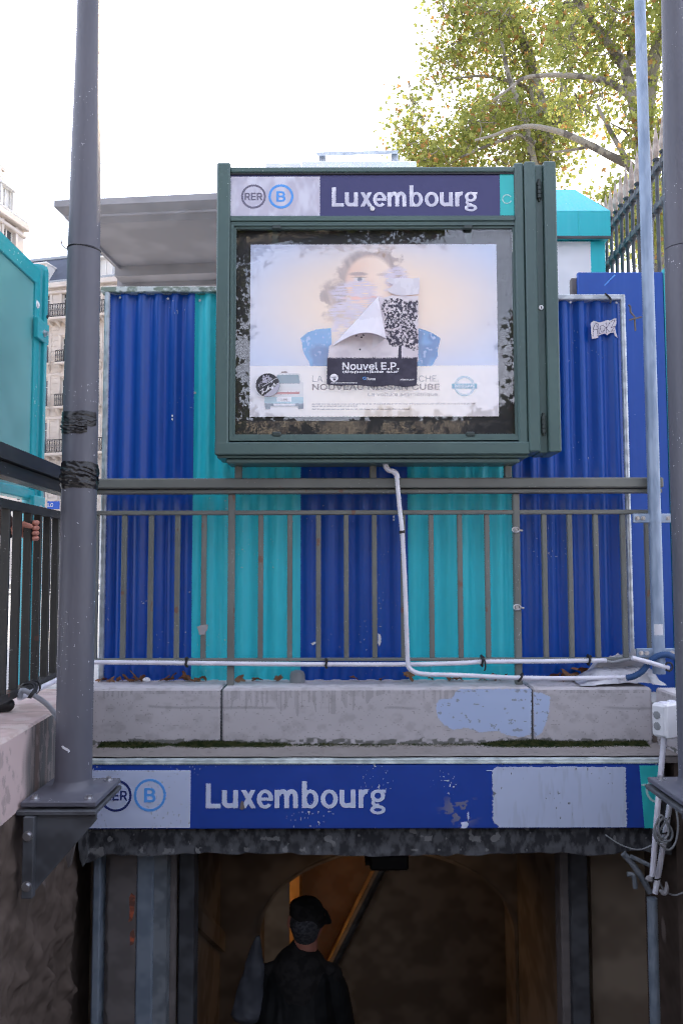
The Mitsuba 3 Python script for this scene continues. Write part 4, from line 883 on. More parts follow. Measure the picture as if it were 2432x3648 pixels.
m2 = mast('tall grey steel mast cut by the right edge of the picture, without tape', 1.245, 2.85, '', (1.125, 1.385, 2.70, 3.0), None)
def gusset(k, xw, s):
    part(k, 'wall_flange', bx(xw, xw + s * .035, 2.675, 2.705, -.40, -.140, .002), 'mat_dark_steel', label='upright flange of the bracket on the wall')
    m = trimesh.creation.extrude_polygon(Polygon([(0, 0), (0, -.25), (.03, -.25), (.23, -.02), (.23, 0)]), .014); v = m.vertices.copy()
    m.vertices = np.stack([xw + s * v[:, 0], 2.705 + v[:, 2], -.140 + v[:, 1]], 1)
    if s > 0: m.invert()
    part(k, 'gusset', m, 'mat_dark_steel', label='triangular stiffening plate of the bracket')
    for z in (-.20, -.36):
        part(k, 'bolt', bolt((xw + s * .017, 2.675, z), .011, .008), 'mat_steel')
gusset(m1, -1.045, 1); gusset(m2, 1.36, -1)
def wrap(cx, cy, r, z0, z1, slant, seed, a0=0, a1=2 * math.pi, amp=.004):
    def f(u, v):
        a = a0 + (a1 - a0) * u
        p = np.stack([a * 1.1, v * 7 + a * 1.3, a * 0 + seed], 1)
        crease = np.abs(meshkit.fbm(p, 3, seed) - .5) * 2
        rr = r + .0015 + amp * (1 - crease) ** 4 * np.sin(np.pi * np.clip(v, 0.02, .98))
        z = z0 + (z1 - z0) * v + slant * np.sin(a) + .006 * (meshkit.noise(np.stack([a * 3, v * 0 + (v > .5), a * 0 + seed], 1)) - .5)
        return np.stack([cx + rr * np.cos(a), cy + rr * np.sin(a), z], 1)
    return grid(f, 160, 30)
part(m1, 'tape_band', wrap(LMX, LMY, .0617, 0.955, 1.0478, -.004, 4, amp=.008), 'mat_black_tape', smooth=True, label='broad lower band of crumpled black tape')
part(m1, 'tape_band', wrap(LMX, LMY, .0617, 1.1831, 1.2347, .006, 8, math.radians(150), math.radians(345)), 'mat_black_tape', smooth=True, label='upper strips of black tape')
part(m1, 'tape_band', wrap(LMX, LMY, .0630, 1.1613, 1.2112, .010, 13, math.radians(205), math.radians(308), .007), 'mat_black_tape', smooth=True, label='slanting end of the upper tape')
part(m1, 'wire', tube([(LMX + .0585 * math.cos(a), LMY + .0585 * math.sin(a), 1.836 + .004 * math.sin(a * 2)) for a in np.linspace(0, 6.28, 40)] , .0018, 6), 'mat_black_plastic', label='thin wire tied round the mast')
part(m1, 'wire_end', tube(curve([(LMX - .058, LMY, 1.838), (LMX - .075, LMY - .01, 1.850), (LMX - .085, LMY, 1.875)]), .0018, 6), 'mat_black_plastic')
def on_mast(a, z, w, h, seed):
    r = np.random.default_rng(seed)
    pts = [(w * (.6 + .4 * r.random()) * math.cos(t), h * (.5 + .5 * r.random()) * math.sin(t)) for t in np.linspace(0, 6.28, 13)[:-1]]
    V = [(LMX + (.0640) * math.cos(a + q[0] / .0625), LMY + .0640 * math.sin(a + q[0] / .0625), z + q[1] - .5 * q[0]) for q in pts]
    c = np.mean(V, 0); V.append((LMX + .0645 * math.cos(a), LMY + .0645 * math.sin(a), z)); n = len(pts)
    return trimesh.Trimesh(V, [(k, (k + 1) % n, n) for k in range(n)], process=False)
mat('mat_white_scrap', (.62, .62, .66), .6, two=True)
part(m1, 'paint_scrape', on_mast(math.radians(262), 0.0559, .020, .008, 2), 'mat_white_scrap', label='white scrap of paper stuck low on the mast')
for k in range(20):
    a = math.radians(rng.uniform(200, 340)); z = rng.uniform(.0, 1.25)
    part(m1, 'paint_fleck', on_mast(a, z, rng.uniform(.0015, .0035), rng.uniform(.0015, .004), 20 + k), 'mat_white_scrap')

# ------------------------------------------------------------------ galvanised post clamped to the railing
gp = thing('galvanised_post', 'tall thin galvanised post clamped to the right end of the railing', 'post')
gx, gy = 1.437, 3.655
mat('mat_galv_post', 0, .45, metal=.3, tex=mottled((.22, .29, .40), (.32, .40, .52), 26., .3, .7, .3))
part(gp, 'tube', tube([(gx, gy, .19), (gx, gy, 1.6), (gx, gy, 2.6), (gx, gy, 5.2)], [.0285, .028, .0262, .024], 28), 'mat_galv_post', smooth=40)
for zc, lab in ((0.8959, 'upper clamp plate with three bolts'), (0.2842, 'lower clamp plate with three bolts')):
    cl = part(gp, 'clamp', cat([bx(1.3349, gx - .024, gy - .012, gy + .004, zc - .021, zc + .021, .003), bx(gx + .024, 1.5083, gy - .012, gy + .004, zc - .021, zc + .021, .003), tube([(gx + .0305 * math.cos(a), gy + .0305 * math.sin(a), zc) for a in np.radians(np.linspace(185, 355, 16))], .0012, 6),
        grid(lambda u, v: np.stack([gx + .031 * np.cos(np.radians(180 + 180 * u)), gy + .031 * np.sin(np.radians(180 + 180 * u)), zc - .021 + .042 * v], 1), 20, 3)]), 'mat_galv_post', label=lab)
    for u in (1.3528, 1.3787, 1.4923):
        part(cl, 'bolt', bolt((u, gy - .012, zc), .007, .008), 'mat_steel')
part(gp, 'label', grid(lambda u, v: np.stack([gx + .0292 * np.cos(np.radians(215 + 80 * u)), gy + .0292 * np.sin(np.radians(215 + 80 * u)), 0.3749 + .05 * (v - .2)], 1), 10, 3), 'mat_white_scrap', label='small white label near the foot of the post')

# ------------------------------------------------------------------ conduits, cables and ties
R_ = .0105
cd = thing('conduit', 'long white conduit tied along the bottom rail of the railing', 'conduit')
part(cd, 'tube', tube(curve([(-1.1482, 3.72, 0.239), (-0.7136, 3.72, 0.2342), (-0.3716, 3.72, 0.2295), (-0.0699, 3.72, 0.2268), (0.3123, 3.72, 0.2261), (0.5537, 3.72, 0.2315), (0.6544, 3.72, 0.2373), (0.9361, 3.72, 0.2387), (1.2198, 3.72, 0.2421)], 6), R_, 14), 'mat_pipe', smooth=40)
part(cd, 'cable', tube(curve([(1.2138, 3.72, 0.2421), (1.2478, 3.72, 0.2341), (1.2882, 3.72, 0.2419), (1.3387, 3.72, 0.2498)], 6), .007, 8), 'mat_grey_cable', smooth=40, label='grey cable bridging the broken conduit')
def tie(u): return None
for p, s in ((np.array([-0.7156, 3.72, 0.2342]), 1), (np.array([-0.0719, 3.72, 0.2269]), 1), (np.array([0.6463, 3.72, 0.2373]), 1.2), (np.array([1.1393, 3.72, 0.2403]), 1.1)):
    part(cd, 'cable_tie', cat([tube([(p[0] + .002 * math.sin(3 * a), p[1] + .004 + .020 * s * math.cos(a), p[2] + .004 + .020 * s * math.sin(a)) for a in np.linspace(0, 6.28, 20)], .0055, 8), bx(p[0] - .006, p[0] + .008, p[1] - .020, p[1] - .006, p[2] + .012, p[2] + .028, .002)]), 'mat_black_plastic')
part(cd, 'tie_tail', tube(curve([(0.6391, 3.7, 0.2555), (0.655, 3.7, 0.2476), (0.6585, 3.7, 0.2159), (0.6543, 3.7, 0.1981)]), .004, 6), 'mat_black_plastic')
cd = thing('conduit', 'white conduit dropping from under the display case to the bottom rail', 'conduit')
part(cd, 'elbow', tube(curve([(0.2018, 3.66, 1.1659), (0.2057, 3.66, 1.1376), (0.2197, 3.66, 1.1213), (0.2398, 3.66, 1.1152), (0.2537, 3.66, 1.101), (0.2576, 3.66, 1.0828)], 6), .0125, 14), 'mat_pipe', smooth=40, label='grey bent elbow at the top')
part(cd, 'tube', tube(curve([(0.2557, 3.66, 1.0869), (0.2668, 3.66, 0.9498), (0.278, 3.66, 0.8354), (0.2884, 3.66, 0.62), (0.2947, 3.66, 0.4023), (0.2994, 3.66, 0.2373)], 6), R_, 14), 'mat_pipe', smooth=40)
part(cd, 'cable_tie', tube([(0.276, 3.66, 0.8414), (0.2779, 3.66, 0.8294)], .0135, 14), 'mat_black_plastic', label='black tie half way down')
part(cd, 'lower_elbow', tube(curve([(0.299, 3.655, 0.2457), (0.3028, 3.655, 0.2223), (0.3204, 3.655, 0.2046), (0.35, 3.655, 0.1929), (0.3953, 3.655, 0.1889)], 6), R_ * 1.02, 14), 'mat_pipe', smooth=40)
cd = thing('conduit', 'white conduit lying on the parapet and running right into the blue hose', 'conduit')
part(cd, 'tube', tube(curve([(0.3841, 3.68, 0.1855), (0.5471, 3.68, 0.1813), (0.706, 3.68, 0.1731), (0.8152, 3.68, 0.1689), (1.0239, 3.68, 0.1665), (1.3022, 3.68, 0.1699)], 6), R_, 14), 'mat_pipe', smooth=40)
p = np.array([0.8133, 3.68, 0.1709])
part(cd, 'cable_tie', tube([(p[0] + .010 * math.sin(a), p[1] + .016 * math.cos(a), p[2] + .016 * math.sin(a)) for a in np.linspace(0, 6.28, 20)], .005, 8), 'mat_black_plastic')
cd = thing('conduit', 'short broken end of white conduit slanting down beside the lower clamp', 'conduit')
part(cd, 'tube', tube([(1.2956, 3.6, 0.2675), (1.3768, 3.6, 0.2462), (1.4598, 3.6, 0.221)], R_, 14), 'mat_pipe', smooth=40)
part(cd, 'cable_tie', tube(curve([(1.4386, 3.585, 0.2383), (1.4486, 3.585, 0.2478), (1.464, 3.585, 0.244), (1.4693, 3.585, 0.2248), (1.4553, 3.585, 0.2114), (1.44, 3.585, 0.2172)]), .004, 8), 'mat_black_plastic')
solo('hose', 'blue ribbed hose looping up from the conduit to the right mast', 'hose', tube(curve([(1.277, 3.62, 0.1763), (1.3104, 3.62, 0.1839), (1.3442, 3.62, 0.2032), (1.3725, 3.62, 0.2341), (1.3947, 3.62, 0.2592), (1.4245, 3.62, 0.2747), (1.4599, 3.62, 0.2785), (1.4948, 3.62, 0.2668)], 14), [.0125 if k % 2 else .0145 for k in range(99)], 12), 'mat_hose_blue', smooth=40)
# side railing conduit and its flexible end
cd = thing('conduit', 'white conduit tied under the bottom rail of the side railing', 'conduit')
y0, y1 = 2.93, 3.70
c0 = np.array([sx(y0) + .035, y0, .205]); c1 = np.array([sx(y1) + .035, y1, .215])
part(cd, 'tube', tube([c0, c0 * .5 + c1 * .5 + [0, 0, -.003], c1], R_, 14), 'mat_pipe', smooth=40)
for t in (.16, .19, .24):
    p = c0 + (c1 - c0) * t
    part(cd, 'cable_tie', tube([(p[0] - .014 + .026 * math.cos(a), p[1] + .006 * math.sin(2 * a), p[2] + .008 + .026 * math.sin(a)) for a in np.linspace(0, 6.28, 20)], .0045, 8), 'mat_black_plastic')
fl = curve([c0, (-1.1585, 2.93, 0.2315), (-1.1218, 2.93, 0.2174), (-1.081, 2.95, 0.1828), (-1.0523, 2.97, 0.1399), (-1.0425, 3, 0.0899), (-1.0336, 3.03, 0.0166)], 24)
mat('mat_flex', (.34, .35, .38), .5)
solo('flexible_conduit', 'grey ribbed flexible conduit hanging over the side parapet towards the left mast', 'conduit', tube(fl, [.0085 if k % 2 else .0102 for k in range(len(fl))], 12), 'mat_flex', smooth=40)
part('flexible_conduit', 'cable_tie', tube([fl[44], fl[50]], .0165, 10), 'mat_black_plastic')

# junction box with its conduits and loose cable
jb = thing('junction_box', 'white plastic junction box with round knockouts beside the right mast', 'junction box')
ang = math.radians(30); c_, s_ = math.cos(ang), math.sin(ang)
jc = np.array([1.3285, 3.3, 0.0572])
def jrot(m):
    v = m.vertices.copy(); m.vertices = np.stack([jc[0] + c_ * v[:, 0] - s_ * v[:, 1], jc[1] + s_ * v[:, 0] + c_ * v[:, 1], jc[2] + v[:, 2]], 1); return m
part(jb, 'body', jrot(bx(-.062, .062, -.035, .035, -.070, .064, .010)), 'mat_white_plastic', smooth=30)
part(jb, 'lid', jrot(bx(-.064, .064, -.045, -.030, -.072, .066, .008)), 'mat_white_plastic', smooth=30)
for q in ((-.028, .064, 0), (.028, .064, 0)):
    part(jb, 'knockout', jrot(cat([cyl((q[0], .002, .062), (q[0], .002, .067), .019, 20), cyl((q[0], .002, .066), (q[0], .002, .070), .012, 20)])), 'mat_pipe')
for z in (.018, -.026):
    part(jb, 'knockout', jrot(cat([cyl((-.060, .004, z), (-.065, .004, z), .016, 20), cyl((-.064, .004, z), (-.068, .004, z), .009, 20)])), 'mat_grey_cable')
cd = thing('conduit', 'white conduit running down from the junction box past the sign', 'conduit')
part(cd, 'tube', tube(curve([(1.3144, 3.3, -0.0022), (1.3057, 3.3, -0.0562), (1.2895, 3.3, -0.1864), (1.2709, 3.3, -0.3417), (1.2564, 3.3, -0.4789), (1.2468, 3.3, -0.5677)], 5), .0115, 14), 'mat_pipe', smooth=40)
cd = thing('conduit', 'second white conduit below the right mast plate, behind the coiled cable', 'conduit')
part(cd, 'tube', tube(curve([(1.3396, 3.33, -0.2816), (1.3227, 3.33, -0.3719), (1.3081, 3.33, -0.4463), (1.2893, 3.33, -0.5412), (1.2668, 3.33, -0.6477)], 5), .0115, 14), 'mat_pipe', smooth=40)
for q in ([1.3209, 3.315, -0.3464], [1.3085, 3.315, -0.4051], [1.2767, 3.315, -0.5871]):
    part(cd, 'cable_tie', tube([(q[0] + .013 * math.cos(a), q[1] + .016 + .016 * math.sin(a), q[2] + .003 * math.cos(a)) for a in np.linspace(0, 6.28, 18)], .003, 8), 'mat_black_plastic')
part(cd, 'torn_end', tube(curve([(1.2789, 3.31, -0.6279), (1.2961, 3.31, -0.6398), (1.3072, 3.31, -0.6194), (1.3062, 3.31, -0.5955)]), [.006, .010, .009, .004], 8), 'mat_canopy', smooth=40, label='torn pale lump at the lower end')
cb = thing('cable_coil', 'grey cable coiled and hung on the conduits below the right mast plate', 'cable')
part(cb, 'loop', tube(curve([(1.3216, 3.27, -0.2335), (1.3389, 3.27, -0.2985), (1.3438, 3.27, -0.3667), (1.3315, 3.27, -0.4261), (1.3063, 3.27, -0.4549), (1.2771, 3.27, -0.4413), (1.2535, 3.27, -0.4141), (1.2457, 3.27, -0.3801), (1.2606, 3.27, -0.3495), (1.2836, 3.27, -0.3359), (1.3024, 3.27, -0.3495), (1.3205, 3.27, -0.387), (1.3109, 3.27, -0.4176), (1.2812, 3.27, -0.421), (1.2663, 3.27, -0.392), (1.2811, 3.27, -0.3631), (1.3029, 3.27, -0.3325), (1.3167, 3.27, -0.2813), (1.3233, 3.27, -0.2369)], 8), .0042, 8), 'mat_grey_cable', smooth=40)
part(cb, 'loop', tube(curve([(1.2782, 3.26, -0.326), (1.2617, 3.26, -0.3548), (1.2658, 3.26, -0.3938), (1.2862, 3.26, -0.4074), (1.3008, 3.26, -0.3837), (1.295, 3.26, -0.3464), (1.2733, 3.26, -0.3158), (1.257, 3.26, -0.3378), (1.2473, 3.26, -0.3718), (1.2617, 3.26, -0.4142), (1.2926, 3.26, -0.4278)], 8), .0040, 8), 'mat_grey_cable', smooth=40)
lw = thing('loose_cable', 'thin grey cable sagging across the right end of the lintel', 'cable')
part(lw, 'strand', tube(curve([(1.0825, 3.36, -0.4263), (1.1354, 3.36, -0.4614), (1.1921, 3.36, -0.4824), (1.2332, 3.36, -0.4825), (1.2785, 3.36, -0.4616), (1.306, 3.36, -0.439)], 8), .0028, 8), 'mat_grey_cable', smooth=40)
part(lw, 'strand', tube(curve([(1.2893, 3.33, -0.5412), (1.2843, 3.33, -0.5928), (1.2974, 3.33, -0.6272), (1.3216, 3.33, -0.6479), (1.3496, 3.33, -0.6548), (1.3817, 3.33, -0.6445)], 8), .0034, 8), 'mat_grey_cable', smooth=40)
cr = thing('conduit', 'cracked grey pipes slanting from the lintel down to the drain pipe', 'conduit')
part(cr, 'tube', tube(curve([(1.166, 3.4, -0.5138), (1.2046, 3.4, -0.5579), (1.2445, 3.4, -0.6195), (1.2737, 3.4, -0.6721)], 5), .013, 12), 'mat_jamb_grey', smooth=40)
part(cr, 'tube', tube(curve([(1.1894, 3.38, -0.5191), (1.2391, 3.38, -0.5419), (1.2834, 3.38, -0.5648)], 5), .009, 12), 'mat_jamb_grey', smooth=40)
part(cr, 'tee', tube(curve([(1.1749, 3.38, -0.5907), (1.1964, 3.38, -0.5943), (1.203, 3.38, -0.6152), (1.2057, 3.38, -0.6466)], 5), .010, 10), 'mat_jamb_grey', smooth=40)
part(cr, 'wad', trimesh.Trimesh(*(lambda m: (m.vertices * [.018, .014, .014] * (1 + .25 * (meshkit.noise(m.vertices * 3) - .5))[:, None] + [1.2603, 3.36, -0.6008], m.faces))(trimesh.creation.icosphere(3)), process=False), 'mat_canopy', smooth=True, label='crumpled pale scrap between the pipes')

# ------------------------------------------------------------------ things lying on the parapet
mat('mat_plastic_film', 0, .25, two=True, tex=mottled((.42, .42, .46), (.55, .54, .57), 12.))
def film(u, v):
    x = 1.0779 + (1.4678 - 1.0779) * u
    hgt = np.interp(u, [0, .2, .35, .45, .62, .75, .88, 1], [.01, .06, .12, .14, .13, .16, .10, .02])
    p = np.stack([u * 7, v * 4, u * 0], 1)
    wr_ = np.abs(meshkit.fbm(p, 4, 21) - .5) * 2
    z = .133 + hgt * np.sin(np.pi * np.clip(v * .96 + .02, 0, 1)) ** .8 * (.75 + .5 * wr_)
    y = 3.655 + .24 * v + .03 * (meshkit.noise(p * 1.7, 5) - .5)
    y = np.where(z > .2, np.maximum(y, 3.775), y)
    return np.stack([x + .03 * (meshkit.noise(p * 2, 9) - .5), y, z], 1)
solo('plastic_film', 'crumpled grey plastic film lying on the parapet behind the right end of the railing', 'plastic film', grid(film, 90, 60), 'mat_plastic_film', smooth=35)
def leaf_shape(L, seed):
    r = np.random.default_rng(seed); a = np.linspace(0, 2 * math.pi, 22)[:-1]
    rad = L * (.55 + .45 * np.abs(np.cos(2.5 * a))) * (.8 + .4 * r.random(21))
    x, y = rad * np.cos(a), rad * np.sin(a) * .8
    z = .35 * L * np.cos(a * 2 + r.random() * 6) * r.uniform(.3, 1) + .25 * L * r.random(21)
    V = np.vstack([np.stack([x, y, z], 1), [[0, 0, .15 * L]]]); F = [(k, (k + 1) % 21, 21) for k in range(21)]
    R = trimesh.transformations.euler_matrix(r.uniform(-.7, .7), r.uniform(-.5, .5), r.uniform(0, 6.28))[:3, :3]
    V = V @ R.T; V[:, 2] -= V[:, 2].min()
    return trimesh.Trimesh(V, F, process=False)
ORD = ['leftmost', 'second', 'third', 'fourth', 'fifth', 'sixth', 'seventh', 'eighth', 'ninth']
ZONES = [(0, 428, 'left blue sheet'), (428, 689, 'left turquoise sheet'), (689, 928, 'middle blue sheet'), (928, 1180, 'right turquoise sheet'), (1180, 9999, 'right blue sheet')]
def leaf_label(u):
    a, b, n = next(z for z in ZONES if z[0] <= u < z[1])
    k = sorted(q for q, _ in lv if a <= q < b).index(u)
    return f'brown dead leaf, {ORD[k]}' + (' ' if k == 0 else ' from left ') + f'at the foot of the {n}'
lv = [(240, .030), (262, .026), (283, .024), (300, .034), (318, .045), (330, .030), (385, .030), (397, .036), (432, .040), (455, .026), (470, .024), (553, .034), (592, .032), (640, .026), (812, .030), (934, .040), (1032, .034), (1050, .026), (1104, .026), (1125, .036), (1150, .034), (1300, .055), (1330, .06), (1285, .034), (1268, .03), (875, .022), (985, .02)]
for k, (u, L) in enumerate(lv):
    m = leaf_shape(L, 40 + k); m.apply_translation((-.784 * 0 + (u - 784) / 1830 * 3.86, 3.862 - .02 * rng.random(), .131))
    solo('dead_leaf', leaf_label(u), 'leaf', m, 'mat_dead_leaf', group='dead leaves along the foot of the hoarding')
solo('stone', 'small white lump lying on the parapet near the left mast', 'stone', trimesh.Trimesh(*(lambda m: (m.vertices * [.019, .012, .010] * (1 + .3 * (meshkit.noise(m.vertices * 2) - .5))[:, None] + [-0.9093, 3.76, 0.1534] , m.faces))(trimesh.creation.icosphere(3)), process=False), 'mat_white_plastic', smooth=True)
pc = np.array([-0.2106, 3.83, 0.1666])
solo('pipe_end', 'grey rounded pipe cap standing on the parapet in front of the hoarding', 'pipe', cat([tube([(pc[0], pc[1], .131), (pc[0], pc[1], .165), (pc[0], pc[1], .180), (pc[0], pc[1], .187)], [.036, .036, .030, .012], 20)]), 'mat_grey_cable', smooth=40)

# ------------------------------------------------------------------ turquoise display panel at the left
ip = thing('information_panel', 'turquoise framed panel on a round turquoise post at the left edge', 'panel')
mat('mat_panel_teal', 0, .32, tex=sheet_paint((.010, .30, .34), (.03, .36, .39), (.5, .6, .6)))
mat('mat_panel_face', 0, .16, spec=.7, tex=mottled((.10, .30, .30), (.13, .35, .35), 3.))
qx, qy = -1.600, 4.12
part(ip, 'post', tube([(qx, qy, 0), (qx, qy, 2.245), (qx, qy, 2.262), (qx, qy, 2.268)], [.052, .052, .046, .02], 28), 'mat_panel_teal', smooth=30)
part(ip, 'post_cap', tube([(qx, qy, 2.190), (qx, qy, 2.194)], .0535, 28), 'mat_panel_teal', smooth=30)
part(ip, 'post_rib', bx(qx + .020, qx + .056, qy - .035, qy + .002, .05, 2.24, .004), 'mat_panel_teal')
def pan(y0, y1, x0, x1, z0, z1, c=.004): return bx(qx + x0, qx + x1, qy + y0, qy + y1, z0, z1, c)
part(ip, 'frame', cat([pan(-1.7, -.055, -.03, .035, 2.135, 2.225), pan(-1.7, -.055, -.03, .035, 1.02, 1.07), pan(-.115, -.055, -.03, .036, 1.07, 2.14)]), 'mat_panel_teal', label='turquoise frame')
part(ip, 'face', pan(-1.7, -.110, -.02, .024, 1.065, 2.14), 'mat_panel_face', label='glossy grey green panel face')
for z in (1.90, .985):
    br = part(ip, 'hinge_bracket', pan(-.13, .02, .034, .058, z - .055, z + .055), 'mat_panel_teal')
    part(br, 'bolt', bolt((qx + .058, qy - .05, z - .01), .012, .014, (1, 0, 0)), 'mat_steel')
part(ip, 'bolt', bolt((qx + .034, qy - .09, 2.03), .014, .006, (1, 0, 0)), 'mat_white_plastic')
part(ip, 'bolt', bolt((qx + .052, qy - .01, 1.99), .010, .006, (1, 0, 0)), 'mat_black_plastic')
# ------------------------------------------------------------------ person at the left, hand on a baluster
def sph(p, r, n=10):
    m = trimesh.creation.uv_sphere(1, count=[n, n]); return np.asarray(p, float) + m.vertices * r
def bones(chain, L=.02, it=12, lam=.5):
    """bones: list of (a, ra, b, rb) joined into one smooth body"""
    acc = None
    for a, ra, b, rb in chain:
        M = Manifold.hull_points(np.vstack([sph(a, ra), sph(b, rb)]))
        acc = M if acc is None else acc + M
    acc = acc.refine_to_length(L); q = acc.to_mesh()
    m = trimesh.Trimesh(q.vert_properties[:, :3], q.tri_verts, process=True)
    return trimesh.smoothing.filter_taubin(m, lamb=lam, nu=.53, iterations=it)
def chain_of(pts, rads):
    pts = [np.asarray(p, float) for p in pts]
    return [(pts[k], rads[k], pts[k + 1], rads[k + 1]) for k in range(len(pts) - 1)]
pe = thing('person', 'person at the left edge, hand gripping the side railing, black shoe on the parapet', 'person')
hb = 2.26 + .116 * 7                       # the baluster that is held
hx, hy, hz = sx(hb), hb, 0.82
px_, py_ = -1.66, 2.86
# body: legs, trunk, arm (one surface), then clothes and head
sh = np.array([px_ - .02, py_ + .02, 1.52]); elbow = np.array([px_ + .12, py_ + .06, 1.12]); wrist = np.array([hx - .075, hy + .02, hz + .004])
def hand_mesh(w, h, palm_dir):
    """palm behind the bar, four fingers curling round it, the thumb on the near side"""
    ch = chain_of([w, w + [.035, .004, .002], w + [.058, .012, .002]], [.026, .030, .026])
    ch += [(w + [.03, .006, .022], .016, w + [.055, .012, -.024], .015)]
    for k in range(4):
        z = .030 - .020 * k; ln = [.95, 1.05, 1.0, .8][k]
        b = w + [.055, .020, z * .9]
        pts = [b, np.array([h[0] + .006, h[1] + .026 * ln, h[2] + z]), np.array([h[0] + .029, h[1] + .014, h[2] + z]), np.array([h[0] + .029, h[1] - .012 * ln, h[2] + z - .002])]
        ch += chain_of(pts, [.0105, .0102, .0100, .0085])
    t = [w + [.03, -.014, .018], np.array([h[0] - .006, h[1] - .028, h[2] + .022]), np.array([h[0] + .020, h[1] - .027, h[2] + .014])]
    ch += chain_of(t, [.014, .0115, .0095])
    return bones(ch, .004, 8)
part(pe, 'hand', hand_mesh(wrist, np.array([hx, hy, hz]), None), 'mat_skin', smooth=True, label='hand with four fingers round the baluster')
part(pe, 'body', bones(chain_of([(px_, py_ - .10, .22), (px_ + .01, py_ - .09, .60), (px_, py_ - .08, 1.02)], [.055, .07, .09]) + chain_of([(px_, py_ + .10, .22), (px_ + .01, py_ + .09, .60), (px_, py_ + .08, 1.02)], [.055, .07, .09])
    + chain_of([(px_, py_, 1.02), (px_ - .01, py_, 1.28), (px_ - .02, py_, 1.50)], [.15, .155, .13]) + [((px_ - .02, py_ - .17, 1.50), .075, (px_ - .02, py_ + .17, 1.50), .075)] + chain_of([sh + [0, .14, 0], elbow + [0, .12, 0], wrist - [.01, 0, 0]], [.065, .05, .034])
    + chain_of([sh - [0, .20, .02], (px_ + .05, py_ - .26, 1.18), (px_ + .16, py_ - .16, .98)], [.06, .048, .035]), .03, 10), 'mat_dark_cloth', smooth=True)
part(pe, 'sleeve', tube([elbow + [0, .12, 0], elbow * .4 + wrist * .6 + [0, .04, 0], wrist - [.012, 0, 0]], [.055, .046, .043], 18), 'mat_brown_cloth', smooth=40, label='brown sleeve of the outstretched arm')
part(pe, 'head', bones(chain_of([(px_ - .01, py_, 1.56), (px_, py_, 1.64), (px_ + .01, py_, 1.74)], [.055, .06, .098]) + [((px_ + .03, py_, 1.69), .06, (px_ + .03, py_, 1.66), .05), ((px_ + .105, py_, 1.70), .014, (px_ + .098, py_, 1.735), .010), ((px_, py_ - .092, 1.70), .018, (px_, py_ - .094, 1.74), .016), ((px_, py_ + .092, 1.70), .018, (px_, py_ + .094, 1.74), .016)], .012, 8), 'mat_skin', smooth=True)
part(pe, 'hair', bones([((px_ - .025, py_, 1.76), .095, (px_ - .01, py_, 1.79), .09)], .02, 6), 'mat_dark_cloth', smooth=True)
def shoe(x, y):
    pts = []
    ch = [((x - .12, y, .165), .035, (x + .02, y, .165), .036), ((x + .02, y, .165), .036, (x + .11, y, .158), .026), ((x - .11, y, .22), .045, (x - .07, y, .25), .045)]
    m = bones(ch, .012, 8); v = m.vertices; v[:, 2] = np.maximum(v[:, 2], .1315); m.vertices = v; return m
part(pe, 'shoe', shoe(-1.375, 3.06), 'mat_shoe', smooth=True, label='black shoe stepping onto the edge of the parapet')
part(pe, 'shoe', shoe(-1.60, 2.78), 'mat_shoe', smooth=True)
part(pe, 'trouser_leg', tube(curve([(px_, py_ + .09, 1.0), (px_ + .10, py_ + .17, .62), (-1.49, 3.05, .24)]), [.10, .085, .06], 18), 'mat_dark_cloth', smooth=40)

# ------------------------------------------------------------------ man walking down into the passage
mn = thing('person', 'man in dark leather coat and flat cap walking down into the passage', 'person')
mx, my, fz = -0.2177, 4.2, -2.88
M = lambda x, y, z: np.array([mx + x, my + y, fz + z * 1.09])
head = np.array([mx + .030, my + .02, -1.1356])
part(mn, 'body', bones(chain_of([M(-.10, .02, .10), M(-.10, .06, .50), M(-.09, .02, .92)], [.05, .062, .085]) + chain_of([M(.10, -.10, .26), M(.10, .05, .56), M(.09, .02, .92)], [.05, .062, .085])
    + chain_of([M(0, .02, .92), M(0, .01, 1.15), M(0, 0, 1.36)], [.15, .155, .15]) + [(M(-.13, 0, 1.37), .06, M(.13, 0, 1.37), .06)] + chain_of([M(0, 0, 1.38), M(0, .02, 1.47)], [.075, .058])
    + chain_of([M(-.16, 0, 1.36), M(-.20, .03, 1.08), M(-.20, .18, .92)], [.06, .050, .036]) + chain_of([M(.16, 0, 1.36), M(.20, .05, 1.08), M(.20, .17, .92)], [.06, .050, .036]), .03, 10), 'mat_dark_cloth', smooth=True)
part(mn, 'head', bones([(head + [0, 0, .008], .079, head + [.012, .03, -.006], .075), (head + [.03, .045, -.05], .055, head + [.02, .03, -.07], .05), (head + [0, 0, -.05], .062, head + [0, .0, -.13], .060), (head + [.088, .03, -.02], .016, head + [.086, .03, .015], .014), (head + [-.082, .0, -.02], .014, head + [-.08, .0, .012], .012),
    (head + [.045, .115, -.012], .014, head + [.04, .10, .02], .010)], .012, 8), 'mat_skin', smooth=True, label='head seen from behind, turned a little to the right')
part(mn, 'hair', bones([(head + [0, -.022, -.005], .080, head + [0, -.012, -.045], .068)], .012, 6), 'mat_grey_hair', smooth=True, label='short grey hair at the back of the head')
def cap(u, v):
    a = 2 * np.pi * u; r = np.sin(v * np.pi * .5) ** .6
    lobes = 1 + .05 * np.cos(3 * a + 1)
    x = .090 * r * np.cos(a) * lobes; y = .104 * r * np.sin(a) * lobes
    z = .052 * np.cos(v * np.pi * .5) - .035 * (v > .93) + .012 * np.sin(a * 2) * r
    z = z - .22 * x * 1.0
    return np.stack([head[0] + .006 + x, head[1] + .01 + y, head[2] + .050 + z], 1)
m = grid(cap, 48, 16); m.invert()
cp = part(mn, 'cap', m, 'mat_dark_cloth', smooth=True, label='flat dark cap')
